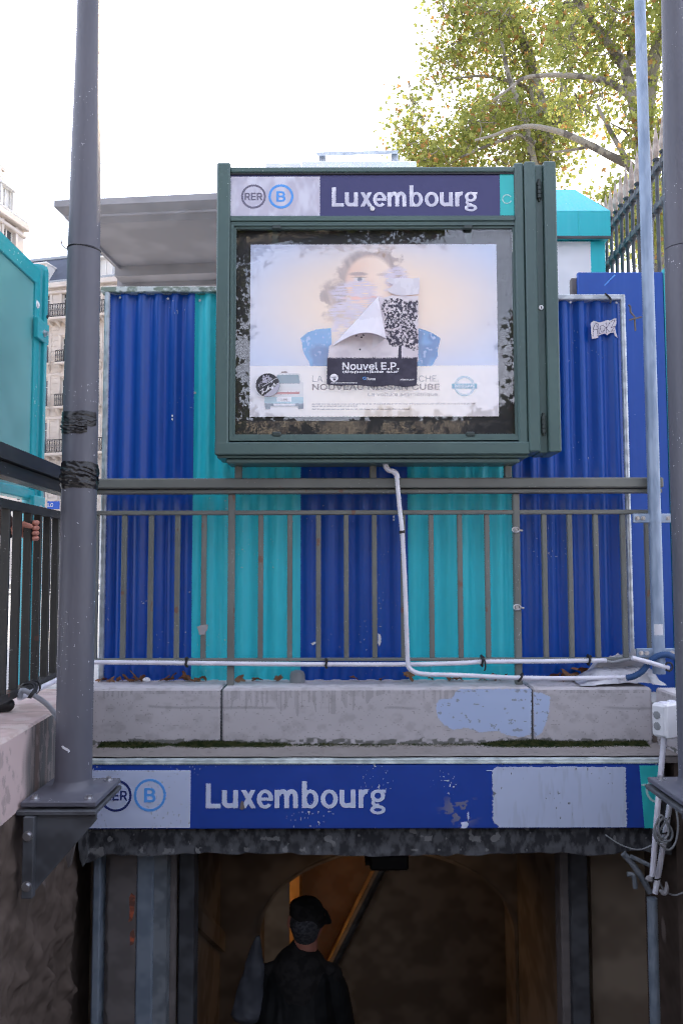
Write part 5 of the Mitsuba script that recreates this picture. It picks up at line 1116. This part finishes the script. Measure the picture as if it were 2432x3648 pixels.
part(cp, 'peak', hull(np.vstack([sph(head + np.array(q), .011, 6) for q in ([.105, .06, .012], [.122, .03, -.018], [.095, -.005, -.006], [.075, .09, .026])])), 'mat_dark_cloth', smooth=40)
def coat(u, v):
    a = 2 * np.pi * u
    zz = np.interp(v, [0, .06, .14, .30, .6, 1], [1.610, 1.575, 1.505, 1.33, .98, .45])
    rx_ = np.interp(v, [0, .06, .14, .30, .6, 1], [.070, .095, .175, .205, .235, .30]); ry_ = np.interp(v, [0, .06, .14, .30, .6, 1], [.075, .085, .125, .175, .20, .23])
    p = np.stack([np.cos(a) * 2.2, np.sin(a) * 2.2, zz * 1.6], 1)
    fold = (np.abs(meshkit.fbm(p, 3, 6) - .5) * 2)
    k = 1 + .20 * (fold - .35) * np.clip(v * 4, 0, 1)
    return np.stack([mx + rx_ * np.sign(np.cos(a)) * np.abs(np.cos(a)) ** .85 * k, my + ry_ * np.sin(a) * k, fz + zz], 1)
m = grid(coat, 120, 90); m.invert()
part(mn, 'coat', m, 'mat_coat', smooth=True, label='dark glossy leather coat')
for s in (-1, 1):
    sl = [M(s * .135, 0, 1.385), M(s * .178, .01, 1.26), M(s * .215, .03, 1.06), M(s * .212, .12, .95), M(s * .205, .17, .90)]
    part(mn, 'sleeve', tube(curve(sl, 6), [.062, .078, .076, .070, .062, .058], 20), 'mat_coat', smooth=40)
def grip(w, d):
    ch = chain_of([w, w + [0, .03, -.03], w + [0, .05, -.06]], [.028, .032, .028])
    for k in range(4):
        b = w + [-.028 + .019 * k, .05, -.065]; ln = [.9, 1.05, 1, .8][k]
        ch += chain_of([b, b + [0, .028 * ln, -.022], b + [0, .018, -.050 * ln], b + [0, -.012, -.046 * ln]], [.0105, .010, .0095, .0085])
    ch += chain_of([w + [d * .03, .02, -.03], w + [d * .045, .05, -.055], w + [d * .02, .065, -.085]], [.014, .0115, .0095])
    return bones(ch, .005, 6)
part(mn, 'hand', grip(M(-.205, .17, .90), 1), 'mat_skin', smooth=True); part(mn, 'hand', grip(M(.205, .17, .90), -1), 'mat_skin', smooth=True)
for x, y, z in ((-.10, .06, .0), (.10, -.06, .16)):
    m = bones([(M(x, y - .06, z + .045), .042, M(x, y + .08, z + .04), .04), (M(x, y + .08, z + .04), .04, M(x, y + .17, z + .03), .028), (M(x, y - .06, z + .1), .045, M(x, y - .04, z + .12), .045)], .015, 6)
    v = m.vertices; v[:, 2] = np.maximum(v[:, 2], fz + z + .001); m.vertices = v
    part(mn, 'shoe', m, 'mat_shoe', smooth=True)
def bagf(u, v):
    a = 2 * np.pi * u
    r = np.interp(v, [0, .08, .3, .6, .85, 1], [.010, .020, .044, .070, .082, .03]); z = np.interp(v, [0, .9, 1], [0, -.40, -.42])
    p = np.stack([np.cos(a) * 1.5, np.sin(a) * 1.5, v * 5], 1); k = .8 + .5 * meshkit.fbm(p, 3, 8)
    return np.stack([r * np.cos(a) * k - .05 * v, .7 * r * np.sin(a) * k, z], 1) + np.array([-0.4267, 4.16, -1.1838])
solo('bag', 'pale crumpled carrier bag hanging at the left of the man in the cap', 'bag', grid(bagf, 40, 40), 'mat_bag', smooth=40)

# ------------------------------------------------------------------ spiked iron fence of the garden at the right
fe = thing('iron_fence', 'tall dark iron fence with pale spear tips running back on the right', 'fence')
mat('mat_iron', 0, .5, tex=mottled((.040, .044, .055), (.070, .075, .085), 14.))
mat('mat_tip', 0, .5, metal=.3, tex=mottled((.30, .24, .20), (.46, .38, .32), 22.))
FXX = 2.10
def fx(y): return FXX + .0 * y
TIP = 3.61
for k in range(46):
    y = 2.9 + .112 * k
    part(fe, 'picket', tube([(fx(y), y, .3), (fx(y), y, TIP - .235)], .0125, 8), 'mat_iron')
    part(fe, 'collar', tube([(fx(y), y, TIP - .245), (fx(y), y, TIP - .232), (fx(y), y, TIP - .222)], [.018, .026, .014], 10), 'mat_iron', smooth=40)
    part(fe, 'spear_tip', tube([(fx(y), y, TIP - .222), (fx(y), y, TIP - .19), (fx(y), y, TIP - .16), (fx(y), y, TIP + .01)], [.012, .021, .024, .002], 8), 'mat_tip', smooth=40)
for dz in (.30, .56):
    part(fe, 'rail', bx(FXX - .022, FXX + .022, 2.6, 8.2, TIP - dz - .022, TIP - dz + .012, .002), 'mat_iron')
    for k in range(46):
        y = 2.9 + .112 * k
        part(fe, 'rail_knuckle', tube([(FXX, y, TIP - dz - .045), (FXX, y, TIP - dz - .03), (FXX, y, TIP - dz + .02), (FXX, y, TIP - dz + .035)], [.014, .027, .027, .014], 8), 'mat_iron', smooth=40)
part(fe, 'stone_base', bx(FXX - .15, FXX + .15, 2.6, 9, 0, .35, .02), 'mat_concrete')

# ------------------------------------------------------------------ plane trees
def leafy(outline, y0, y1, n_clump, per, size, seed, cols, spread=.45, gap=.30):
    """a crown: clumps of lobed leaves spread through a volume with this outline (x, z) and depth"""
    r = np.random.default_rng(seed); poly = Polygon(outline).buffer(0); b = poly.bounds
    V, F, C, cen = [], [], [], []
    a = np.linspace(0, 2 * math.pi, 11)[:-1]
    rad = np.array([1, .55, .92, .5, .78, .35, .78, .5, .92, .55])
    base = np.stack([rad * np.cos(a), rad * np.sin(a), .18 * np.cos(2 * a)], 1)
    fan = np.array([(0, k, k + 1) for k in range(1, 10)] + [(0, 10, 1)])
    n = 0
    while n < n_clump:
        x, z = r.uniform(b[0], b[2]), r.uniform(b[1], b[3])
        pt = Point(x, z)
        if not poly.contains(pt): continue
        edge = min(1, poly.exterior.distance(pt) / 2.2)
        y = (y0 + y1) / 2 + (y1 - y0) / 2 * r.uniform(-1, 1) * (.35 + .65 * edge)
        if meshkit.noise(np.array([[x * .9, y * .9, z * .9]]), seed)[0] < gap: continue
        cen.append((x, y, z)); n += 1; m = int(per * r.uniform(.5, 1.5)); tone = r.random()
        c = np.array([x, y, z]) + r.normal(0, spread, (m, 3)) * [1, 1, .8]
        for q in c:
            s = size * r.uniform(.6, 1.25)
            R = trimesh.transformations.random_rotation_matrix(r.random(3))[:3, :3]
            k = len(V) * 11
            V.append(np.vstack([[0, 0, 0], base]) @ R.T * s + q); F.append(fan + k)
            t = r.random() * .65 + tone * .35
            col = np.array(cols[0]) * (1 - t) + np.array(cols[1]) * t
            if r.random() < .10: col = np.array(cols[2])
            C.append(np.tile(col * r.uniform(.8, 1.2), (11, 1)))
    return trimesh.Trimesh(np.vstack(V), np.vstack(F), process=False), np.clip(np.vstack(C), 0, 1), np.array(cen)
scene['mat_leaf'] = {'type': 'principledthin', 'base_color': {'type': 'mesh_attribute', 'name': 'vertex_color'}, 'roughness': .6, 'diff_trans': 1.3, 'spec_trans': 0.0, 'eta': 1.4}
mat('mat_bark', 0, .9, spec=.2, tex=lambda p, n, uv: mix(mix((.24, .22, .18), (.36, .33, .28), fbm(p.x * 3, p.y * 3, p.z * 2, 3)), (.14, .125, .11), smoothstep(.55, .6, fbm(p.x * 7, p.y * 7, p.z * 4, 3))))
COL = ((.24, .31, .085), (.47, .47, .15), (.46, .27, .11))
def crown(tree, outline, y0, y1, n, per, size, seed, cols=COL, spread=.4, gap=.30):
    m, c, cen = leafy(outline, y0, y1, n, per, size, seed, cols, spread, gap)
    part(tree, 'crown', m, 'mat_leaf', color=c)
    # fine twigs running from clump to neighbouring clump
    tw, r = [], np.random.default_rng(seed + 100)
    for i in range(len(cen)):
        d = np.linalg.norm(cen - cen[i], axis=1); near = np.argsort(d)[1:3]
        for j in near:
            if d[j] < 1.3:
                mid = (cen[i] + cen[j]) / 2 + r.normal(0, .10, 3)
                tw.append(tube(curve([cen[i], mid, cen[j]], 3), [.006, .013, .006], 4, False))
    part(tree, 'twigs', cat(tw), 'mat_bark', kind='stuff')
def limb(tree, pts, r0, r1, lab=None, name='limb'):
    q = curve(pts, 6); part(tree, name, tube(q, np.linspace(r0, r1, len(q)), 10), 'mat_bark', smooth=60, label=lab)
ta = thing('plane_tree', 'left plane tree with thin yellow green leaves, rising behind the site cabin', 'tree')
YA = 17.0
o = [(2.1329, 13.9169), (2.2728, 13.303), (2.2023, 13.0789), (2.4617, 12.7935), (2.1655, 12.3376), (1.9672, 11.8831), (2.0296, 11.329), (1.766, 11.0285), (1.4746, 10.7787), (1.4234, 10.3791), (1.4973, 9.9805), (1.61, 9.6623), (1.8477, 9.4041), (2.8519, 9.1843), (4.2883, 9.1318), (4.8703, 9.4768), (5.2718, 10.271), (5.548, 13.9093)]
crown(ta, o, 14.8, 19.5, 340, 42, .066, 31, COL, .27, .52)
limb(ta, [(4.5552, 17, 7.1212), (4.4694, 17, 8.589), (4.449, 17, 9.5174), (4.4768, 17, 10.4623), (4.3446, 17, 11.1231), (4.1678, 17, 12.0297), (3.9262, 17, 12.6379), (3.6876, 17, 13.5041)], .26, .07, 'pale trunk forking upwards', 'trunk')
b0 = [(4.4578, 17, 9.9741), (4.6752, 17, 10.2723), (4.8491, 17, 10.7713), (4.9119, 17, 11.4736)]; limb(ta, b0, .10, .03)
limb(ta, [(4.2471, 16.4, 8.31), (4.0805, 16.4, 9.2824), (3.8936, 16.4, 10.2432), (3.5925, 16.4, 11.1631), (3.4466, 16.4, 11.972)], .10, .03)
limb(ta, [(4.0831, 16.2, 9.5371), (3.738, 16.2, 9.7085), (3.1855, 16.2, 9.539), (2.5408, 16.2, 9.2564)], .06, .02)
limb(ta, [(4.3957, 17.2, 11.246), (3.8921, 17.2, 11.5012), (3.2098, 17.2, 11.6553), (2.5244, 17.2, 11.6059)], .06, .015)
tb = thing('plane_tree', 'right plane tree with heavy limbs and autumn leaves, behind the iron fence', 'tree')
o = [(3.7949, 10.7975), (3.7012, 9.8616), (3.3169, 9.1659), (3.4515, 8.474), (3.737, 8.0149), (3.6189, 7.6348), (3.7969, 7.369), (4.4487, 7.0273), (5.0805, 6.0496), (6.6726, 5.7477), (7.3016, 10.7898)]
crown(tb, o, 11.0, 15.5, 240, 42, .058, 32, COL, .25, .52)
o = [(3.3976, 6.5754), (3.4343, 6.7149), (3.7103, 6.9589), (4.1828, 6.8879), (4.6396, 6.2596), (4.8242, 5.6362), (4.3606, 5.9136), (4.1689, 6.3301), (3.767, 6.4701)]
crown(tb, o, 11.0, 13.0, 50, 40, .055, 33, COL, .26)
limb(tb, [(5.5638, 13, 2.8142), (5.4864, 13, 5.008), (5.2434, 13, 6.6489), (5.092, 13, 7.7836)], .34, .15, None, 'trunk')
limb(tb, [(5.082, 12.6, 6.4653), (4.7597, 12.6, 7.1241), (4.5716, 12.6, 7.2714), (4.3959, 12.6, 7.36), (4.0939, 12.6, 7.53), (3.6991, 12.6, 7.7226), (3.3305, 12.6, 7.8342), (3.0528, 12.6, 7.8644), (2.745, 12.6, 7.8059), (2.494, 12.6, 7.7105), (2.1934, 12.6, 7.6299)], .08, .016, 'long low limb arching to the left')
limb(tb, [(5.092, 13, 7.7836), (4.9444, 13, 8.5857), (4.8043, 13, 9.155), (4.555, 13, 9.5496), (4.3116, 13, 9.9224), (4.0597, 13, 10.2888), (3.7916, 13, 10.6409)], .11, .04, 'thick limb rising to the left')
limb(tb, [(4.8684, 12.8, 8.4641), (4.5616, 12.8, 8.6915), (4.2515, 12.8, 8.8057), (3.7795, 12.8, 8.8598), (3.4301, 12.8, 8.8606), (3.0505, 12.8, 8.8083), (2.8293, 12.8, 8.6347), (2.5428, 12.8, 8.4389)], .06, .018)
limb(tb, [(4.9219, 13.3, 9.319), (5.0493, 13.3, 9.5556), (5.1162, 13.3, 10.0705), (5.1715, 13.3, 10.7079)], .09, .05)
limb(tb, [(5.2095, 13.3, 7.9475), (5.44, 13.3, 9.4362), (5.6861, 13.3, 10.0693), (5.8121, 13.3, 10.467)], .14, .07)
limb(tb, [(4.7593, 12.6, 7.1094), (4.4066, 12.6, 7.7876), (4.2032, 12.6, 8.2323)], .05, .02)
limb(tb, [(4.1806, 12.8, 7.6387), (3.8172, 12.8, 7.5646), (3.4693, 12.8, 7.528)], .03, .012)

# trees on the pavement behind us: the pane of the display case mirrors them
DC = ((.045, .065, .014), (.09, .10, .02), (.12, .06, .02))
tc = thing('plane_tree', 'large plane tree behind the viewer, mirrored in the left of the poster window', 'tree')
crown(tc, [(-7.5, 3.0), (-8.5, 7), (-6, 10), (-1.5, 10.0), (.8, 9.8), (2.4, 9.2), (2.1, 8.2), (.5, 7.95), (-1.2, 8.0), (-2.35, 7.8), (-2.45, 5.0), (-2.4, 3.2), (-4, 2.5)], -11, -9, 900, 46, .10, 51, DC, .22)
limb(tc, [(-5.0, -10, 0), (-5.1, -10, 3), (-4.6, -10, 5.5), (-3.0, -10, 7.5), (-.5, -9.8, 8.0), (1.5, -9.6, 8.2)], .32, .04, None, 'trunk')
limb(tc, [(-5, -10, 3.5), (-3.6, -9.6, 5.0), (-3.2, -9.4, 6.6)], .14, .04); limb(tc, [(-4.8, -10, 5), (-6.2, -10, 7.5), (-6.6, -10, 9)], .16, .04)
td = thing('plane_tree', 'smaller plane tree behind the viewer, mirrored in the right of the poster window', 'tree')
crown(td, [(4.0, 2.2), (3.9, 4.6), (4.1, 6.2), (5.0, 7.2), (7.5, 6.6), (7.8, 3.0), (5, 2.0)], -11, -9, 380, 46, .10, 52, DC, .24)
limb(td, [(4.9, -10, 0), (4.9, -10, 2.5), (5.0, -10, 5.5)], .22, .06, None, 'trunk')
hd = thing('added_hedge', 'dark tall hedge placed behind the viewer to darken the foot of the mirrored view', 'added_hedge')  # invented unseen row, shaped so the bottom of the pane mirrors dark
m, c, _ = leafy([(-14, .2), (-14, 4.6), (-6, 4.65), (0, 4.55), (5, 4.65), (14, 4.6), (14, .2)], -15, -13, 800, 44, .15, 53, ((.018, .026, .010), (.035, .045, .014), (.05, .04, .015)), .2)
part(hd, 'foliage', m, 'mat_leaf', color=c)
part(hd, 'gap_block', bx(-14, 14, -14.6, -13.6, 0, 4.5), 'mat_bark')  # solid box added inside the leaves so no sky shows through when mirrored

# ------------------------------------------------------------------ apartment buildings on the left, far off
mat('mat_facade', 0, .85, tex=mottled((.52, .47, .42), (.58, .53, .48), .8))
mat('mat_facade_trim', 0, .8, tex=mottled((.54, .49, .44), (.60, .55, .50), 1.5))
mat('mat_slate', 0, .6, tex=mottled((.055, .068, .10), (.075, .09, .125), 1.2))
mat('mat_zinc', (.30, .33, .36), .5)
mat('mat_pane', (.05, .06, .07), .08, spec=.8)
mat('mat_frame', (.66, .65, .62), .5)
mat('mat_balcony', (.035, .035, .04), .5)
class Frame:
    """a building's own axes: s along its front, d into it, z up"""
    def __init__(self, o, ang):
        self.o = np.array(o, float); self.e = np.array([math.cos(ang), math.sin(ang), 0]); self.d = np.array([-math.sin(ang), math.cos(ang), 0])
    def __call__(self, m):
        v = m.vertices.copy(); m.vertices = self.o + v[:, :1] * self.e + v[:, 1:2] * self.d + v[:, 2:] * [0, 0, 1]; return m
def grille(s0, s1, z0, z1, d, pitch=.16):
    ms = [bx(s0, s1, d - .02, d + .02, z1 - .05, z1), bx(s0, s1, d - .02, d + .02, z0, z0 + .04), bx(s0, s1, d - .015, d + .015, (z0 + z1) / 2 - .015, (z0 + z1) / 2 + .015)]
    n = max(2, int(round((s1 - s0) / pitch)))
    for k in range(n + 1):
        s = s0 + (s1 - s0) * k / n; ms.append(bx(s - .014, s + .014, d - .014, d + .014, z0, z1))
        if k < n:
            w = (s1 - s0) / n; cxs = s + w / 2; h = (z1 - z0) / 4
            for q in (z0 + h, z0 + 3 * h): ms.append(tube([(cxs + w * .42 * math.cos(a), d, q + h * .8 * math.sin(a)) for a in np.linspace(0, 6.283, 9)], .013, 4, False))
    return cat(ms)
def haussmann(fr, key, s0, s1, floors, zcor, ztop, wins, depth, dormers=(), mans=2.0):
    """floors: (window foot, window top, balcony 'long' / 'small' / None)"""
    holes = []
    for zf, zh, b in floors:
        for s in wins: holes.append(sbox(s - .55, zf, s + .55, zh))
    poly = sbox(s0, 0, s1, zcor).difference(unary_union(holes))
    m = extr(poly, .35, .35); part(key, 'wall', fr(m), 'mat_facade', label='pale stone front')
    part(key, 'rear_wall', fr(bx(s0, s1, .6, depth, 0, zcor - .01)), 'mat_facade')
    for z, h, pr in [(zcor - .35, .40, .35), (zcor - .75, .25, .15)]:
        part(key, 'cornice', fr(bx(s0 - .1, s1 + .1, -pr, .3, z, z + h, .05)), 'mat_facade_trim')
    for zf, zh, b in floors:
        for s in wins:
            w = part(key, 'window', fr(cat([bx(s - .55, s - .47, .18, .26, zf, zh), bx(s + .47, s + .55, .18, .26, zf, zh), bx(s - .05, s + .05, .17, .26, zf, zh), bx(s - .55, s + .55, .18, .26, zh - .08, zh), bx(s - .55, s + .55, .18, .26, zf, zf + .1), bx(s - .55, s + .55, .19, .25, zf + (zh - zf) * .72, zf + (zh - zf) * .72 + .06)])), 'mat_frame')
            part(w, 'pane', fr(bx(s - .5, s + .5, .225, .245, zf + .05, zh - .05)), 'mat_pane')
            part(w, 'surround', fr(cat([bx(s - .75, s - .552, -.07, .05, zf, zh + .1), bx(s + .552, s + .75, -.07, .05, zf, zh + .1), bx(s - .8, s + .8, -.09, .05, zh + .1, zh + .32, .03)])), 'mat_facade_trim')
            if b == 'small':
                g = part(key, 'balcony', fr(cat([bx(s - .8, s + .8, -.45, .0, zf - .22, zf - .05, .03)])), 'mat_facade_trim')
                part(g, 'grille', fr(cat([grille(s - .74, s + .74, zf - .03, zf + .85, -.40)])), 'mat_balcony')
                for q in (s - .6, s + .6): part(g, 'bracket', fr(hull([(q - .12, 0, zf - .23), (q + .12, 0, zf - .23), (q - .12, -.4, zf - .23), (q + .12, -.4, zf - .23), (q - .09, 0, zf - .75), (q + .09, 0, zf - .75)])), 'mat_facade_trim')
        if b == 'long':
            g = part(key, 'balcony', fr(bx(s0, s1, -.75, 0, zf - .26, zf - .05, .04)), 'mat_facade_trim')
            part(g, 'grille', fr(grille(s0 + .05, s1 - .05, zf - .03, zf + .92, -.70, .2)), 'mat_balcony')
            for q in np.arange(s0 + .4, s1, .62): part(g, 'bracket', fr(hull([(q - .11, 0, zf - .27), (q + .11, 0, zf - .27), (q - .11, -.6, zf - .27), (q + .11, -.6, zf - .27), (q - .09, 0, zf - .6), (q + .09, 0, zf - .6)])), 'mat_facade_trim')
        if b != 'long': part(key, 'string_course', fr(bx(s0, s1, -.10, .02, zf - .95, zf - .80, .02)), 'mat_facade_trim')
    # quoin joints between the windows
    for s in (np.array(wins[:-1]) + np.array(wins[1:])) / 2:
        part(key, 'pilaster_stone', fr(cat([bx(s - .30, s + .30, -.035, .02, z, z + .36, .01) for z in np.arange(floors[-1][0] - 1, zcor - 1.2, .40)])), 'mat_facade_trim', kind='stuff', label='coursed pilaster stones between windows')
    rf = part(key, 'roof', fr(hull([(s, d, z) for s in (s0, s1) for d, z in ((.15, zcor + .05), (depth, zcor + .05))] + [(s, d, ztop) for s in (s0 + .5, s1 - .5) for d in (mans, depth - mans)])), 'mat_slate', label='steep slate mansard roof')
    part(rf, 'ridge_flashing', fr(bx(s0 + .4, s1 - .4, mans - .15, mans + .15, ztop - .1, ztop + .12, .03)), 'mat_zinc')
    part(rf, 'gutter', fr(bx(s0, s1, -.30, .20, zcor + .05, zcor + .22, .03)), 'mat_zinc')
    if dormers:
        for s in dormers:
            dm = part(rf, 'dormer', fr(cat([bx(s - .62, s - .50, .15, 1.6, zcor + .3, zcor + 1.7), bx(s + .50, s + .62, .15, 1.6, zcor + .3, zcor + 1.7), bx(s - .68, s + .68, .05, 1.7, zcor + 1.7, zcor + 1.86, .04), bx(s - .5, s - .44, .3, .36, zcor + .3, zcor + 1.7), bx(s - .04, s + .04, .3, .36, zcor + .3, zcor + 1.7), bx(s + .44, s + .5, .3, .36, zcor + .3, zcor + 1.7), bx(s - .5, s + .5, .38, .42, zcor + .2, zcor + 1.7)])), 'mat_frame')
    return rf
DB = 58.0
bu = thing('apartment_building', 'pale stone apartment building with slate mansard, between mast and turquoise panel', 'building')
zb = lambda v: v
fl = [(18.9019, 21.013, 'long'), (15.6235, 17.5219, 'small'), (12.3696, 14.4492, 'small'), (8.9148, 11.3335, 'long'), (5.4874, 7.5662, None)]
F1 = Frame((-22.064, 58, 0), math.radians(-14))
rf = haussmann(F1, bu, -5.2, 15.5, fl, 21.5424, 24.479, [-4.2 + 2.08 * k + .04 for k in range(2)] + [.0, 2.1, 4.2, 6.3, 8.4, 10.5, 12.6, 14.6], 12, (-.55, 4.9, 9.4, 13.4), 2.2)
zt_ = 24.479
part(rf, 'chimney', F1(cat([bx(1.75, 3.4, 2.2, 3.4, zt_ - 1, zt_ + 1.8, .03), bx(1.7, 3.45, 2.15, 3.45, zt_ + 1.8, zt_ + 1.95)])), 'mat_facade', label='pale chimney stack beside the mast')
part(bu, 'shop_front', F1(bx(-5, 15.4, -.10, .0, .0, 3.3)), 'mat_frame')
part(bu, 'shop_sign', F1(bx(1.45, 2.35, -1.1, -.95, 4.7656, 5.3197)), 'mat_blue_sign', label='small blue shop sign with the letters LC')
scene['mat_blue_sign'] = {'type': 'principled', 'base_color': {'type': 'rgb', 'value': [.02, .10, .5]}, 'roughness': .4}
tx = text('LC', 0, 0, .26, 0, .02, True); v = tx.vertices.copy(); tx.vertices = v + [1.5, -1.1, 4.9194]
part(bu, 'sign_lettering', F1(tx), 'mat_frame')
bu2 = thing('apartment_building', 'pale apartment building with tiled mansard and chimney at the far left edge', 'building')
mat('mat_roof_tile', 0, .7, tex=mottled((.36, .34, .34), (.42, .40, .40), 2.))
F2 = Frame((-18.7636, 46, 0), math.radians(78))
# its front runs towards us along s; d points left, away from the street
z5 = 20.8188
fl2 = [(19.1003, 20.6083, None), (16.3394, 17.9144, 'small'), (13.7302, 15.2934, 'long')]
rf2 = haussmann(F2, bu2, -16, 0, fl2, z5, z5 + 4.2, [-14.6, -12.4, -10.2, -8.0, -5.8, -3.6, -1.4], 11, (-14.6, -10.2, -5.8, -1.4), 1.6)
part(rf2, 'chimney', F2(cat([bx(-.8, .1, 1.6, 3.2, z5 + 1.0, z5 + 3.6, .03), bx(-.9, .2, 1.5, 3.3, z5 + 3.6, z5 + 3.8)])), 'mat_facade')
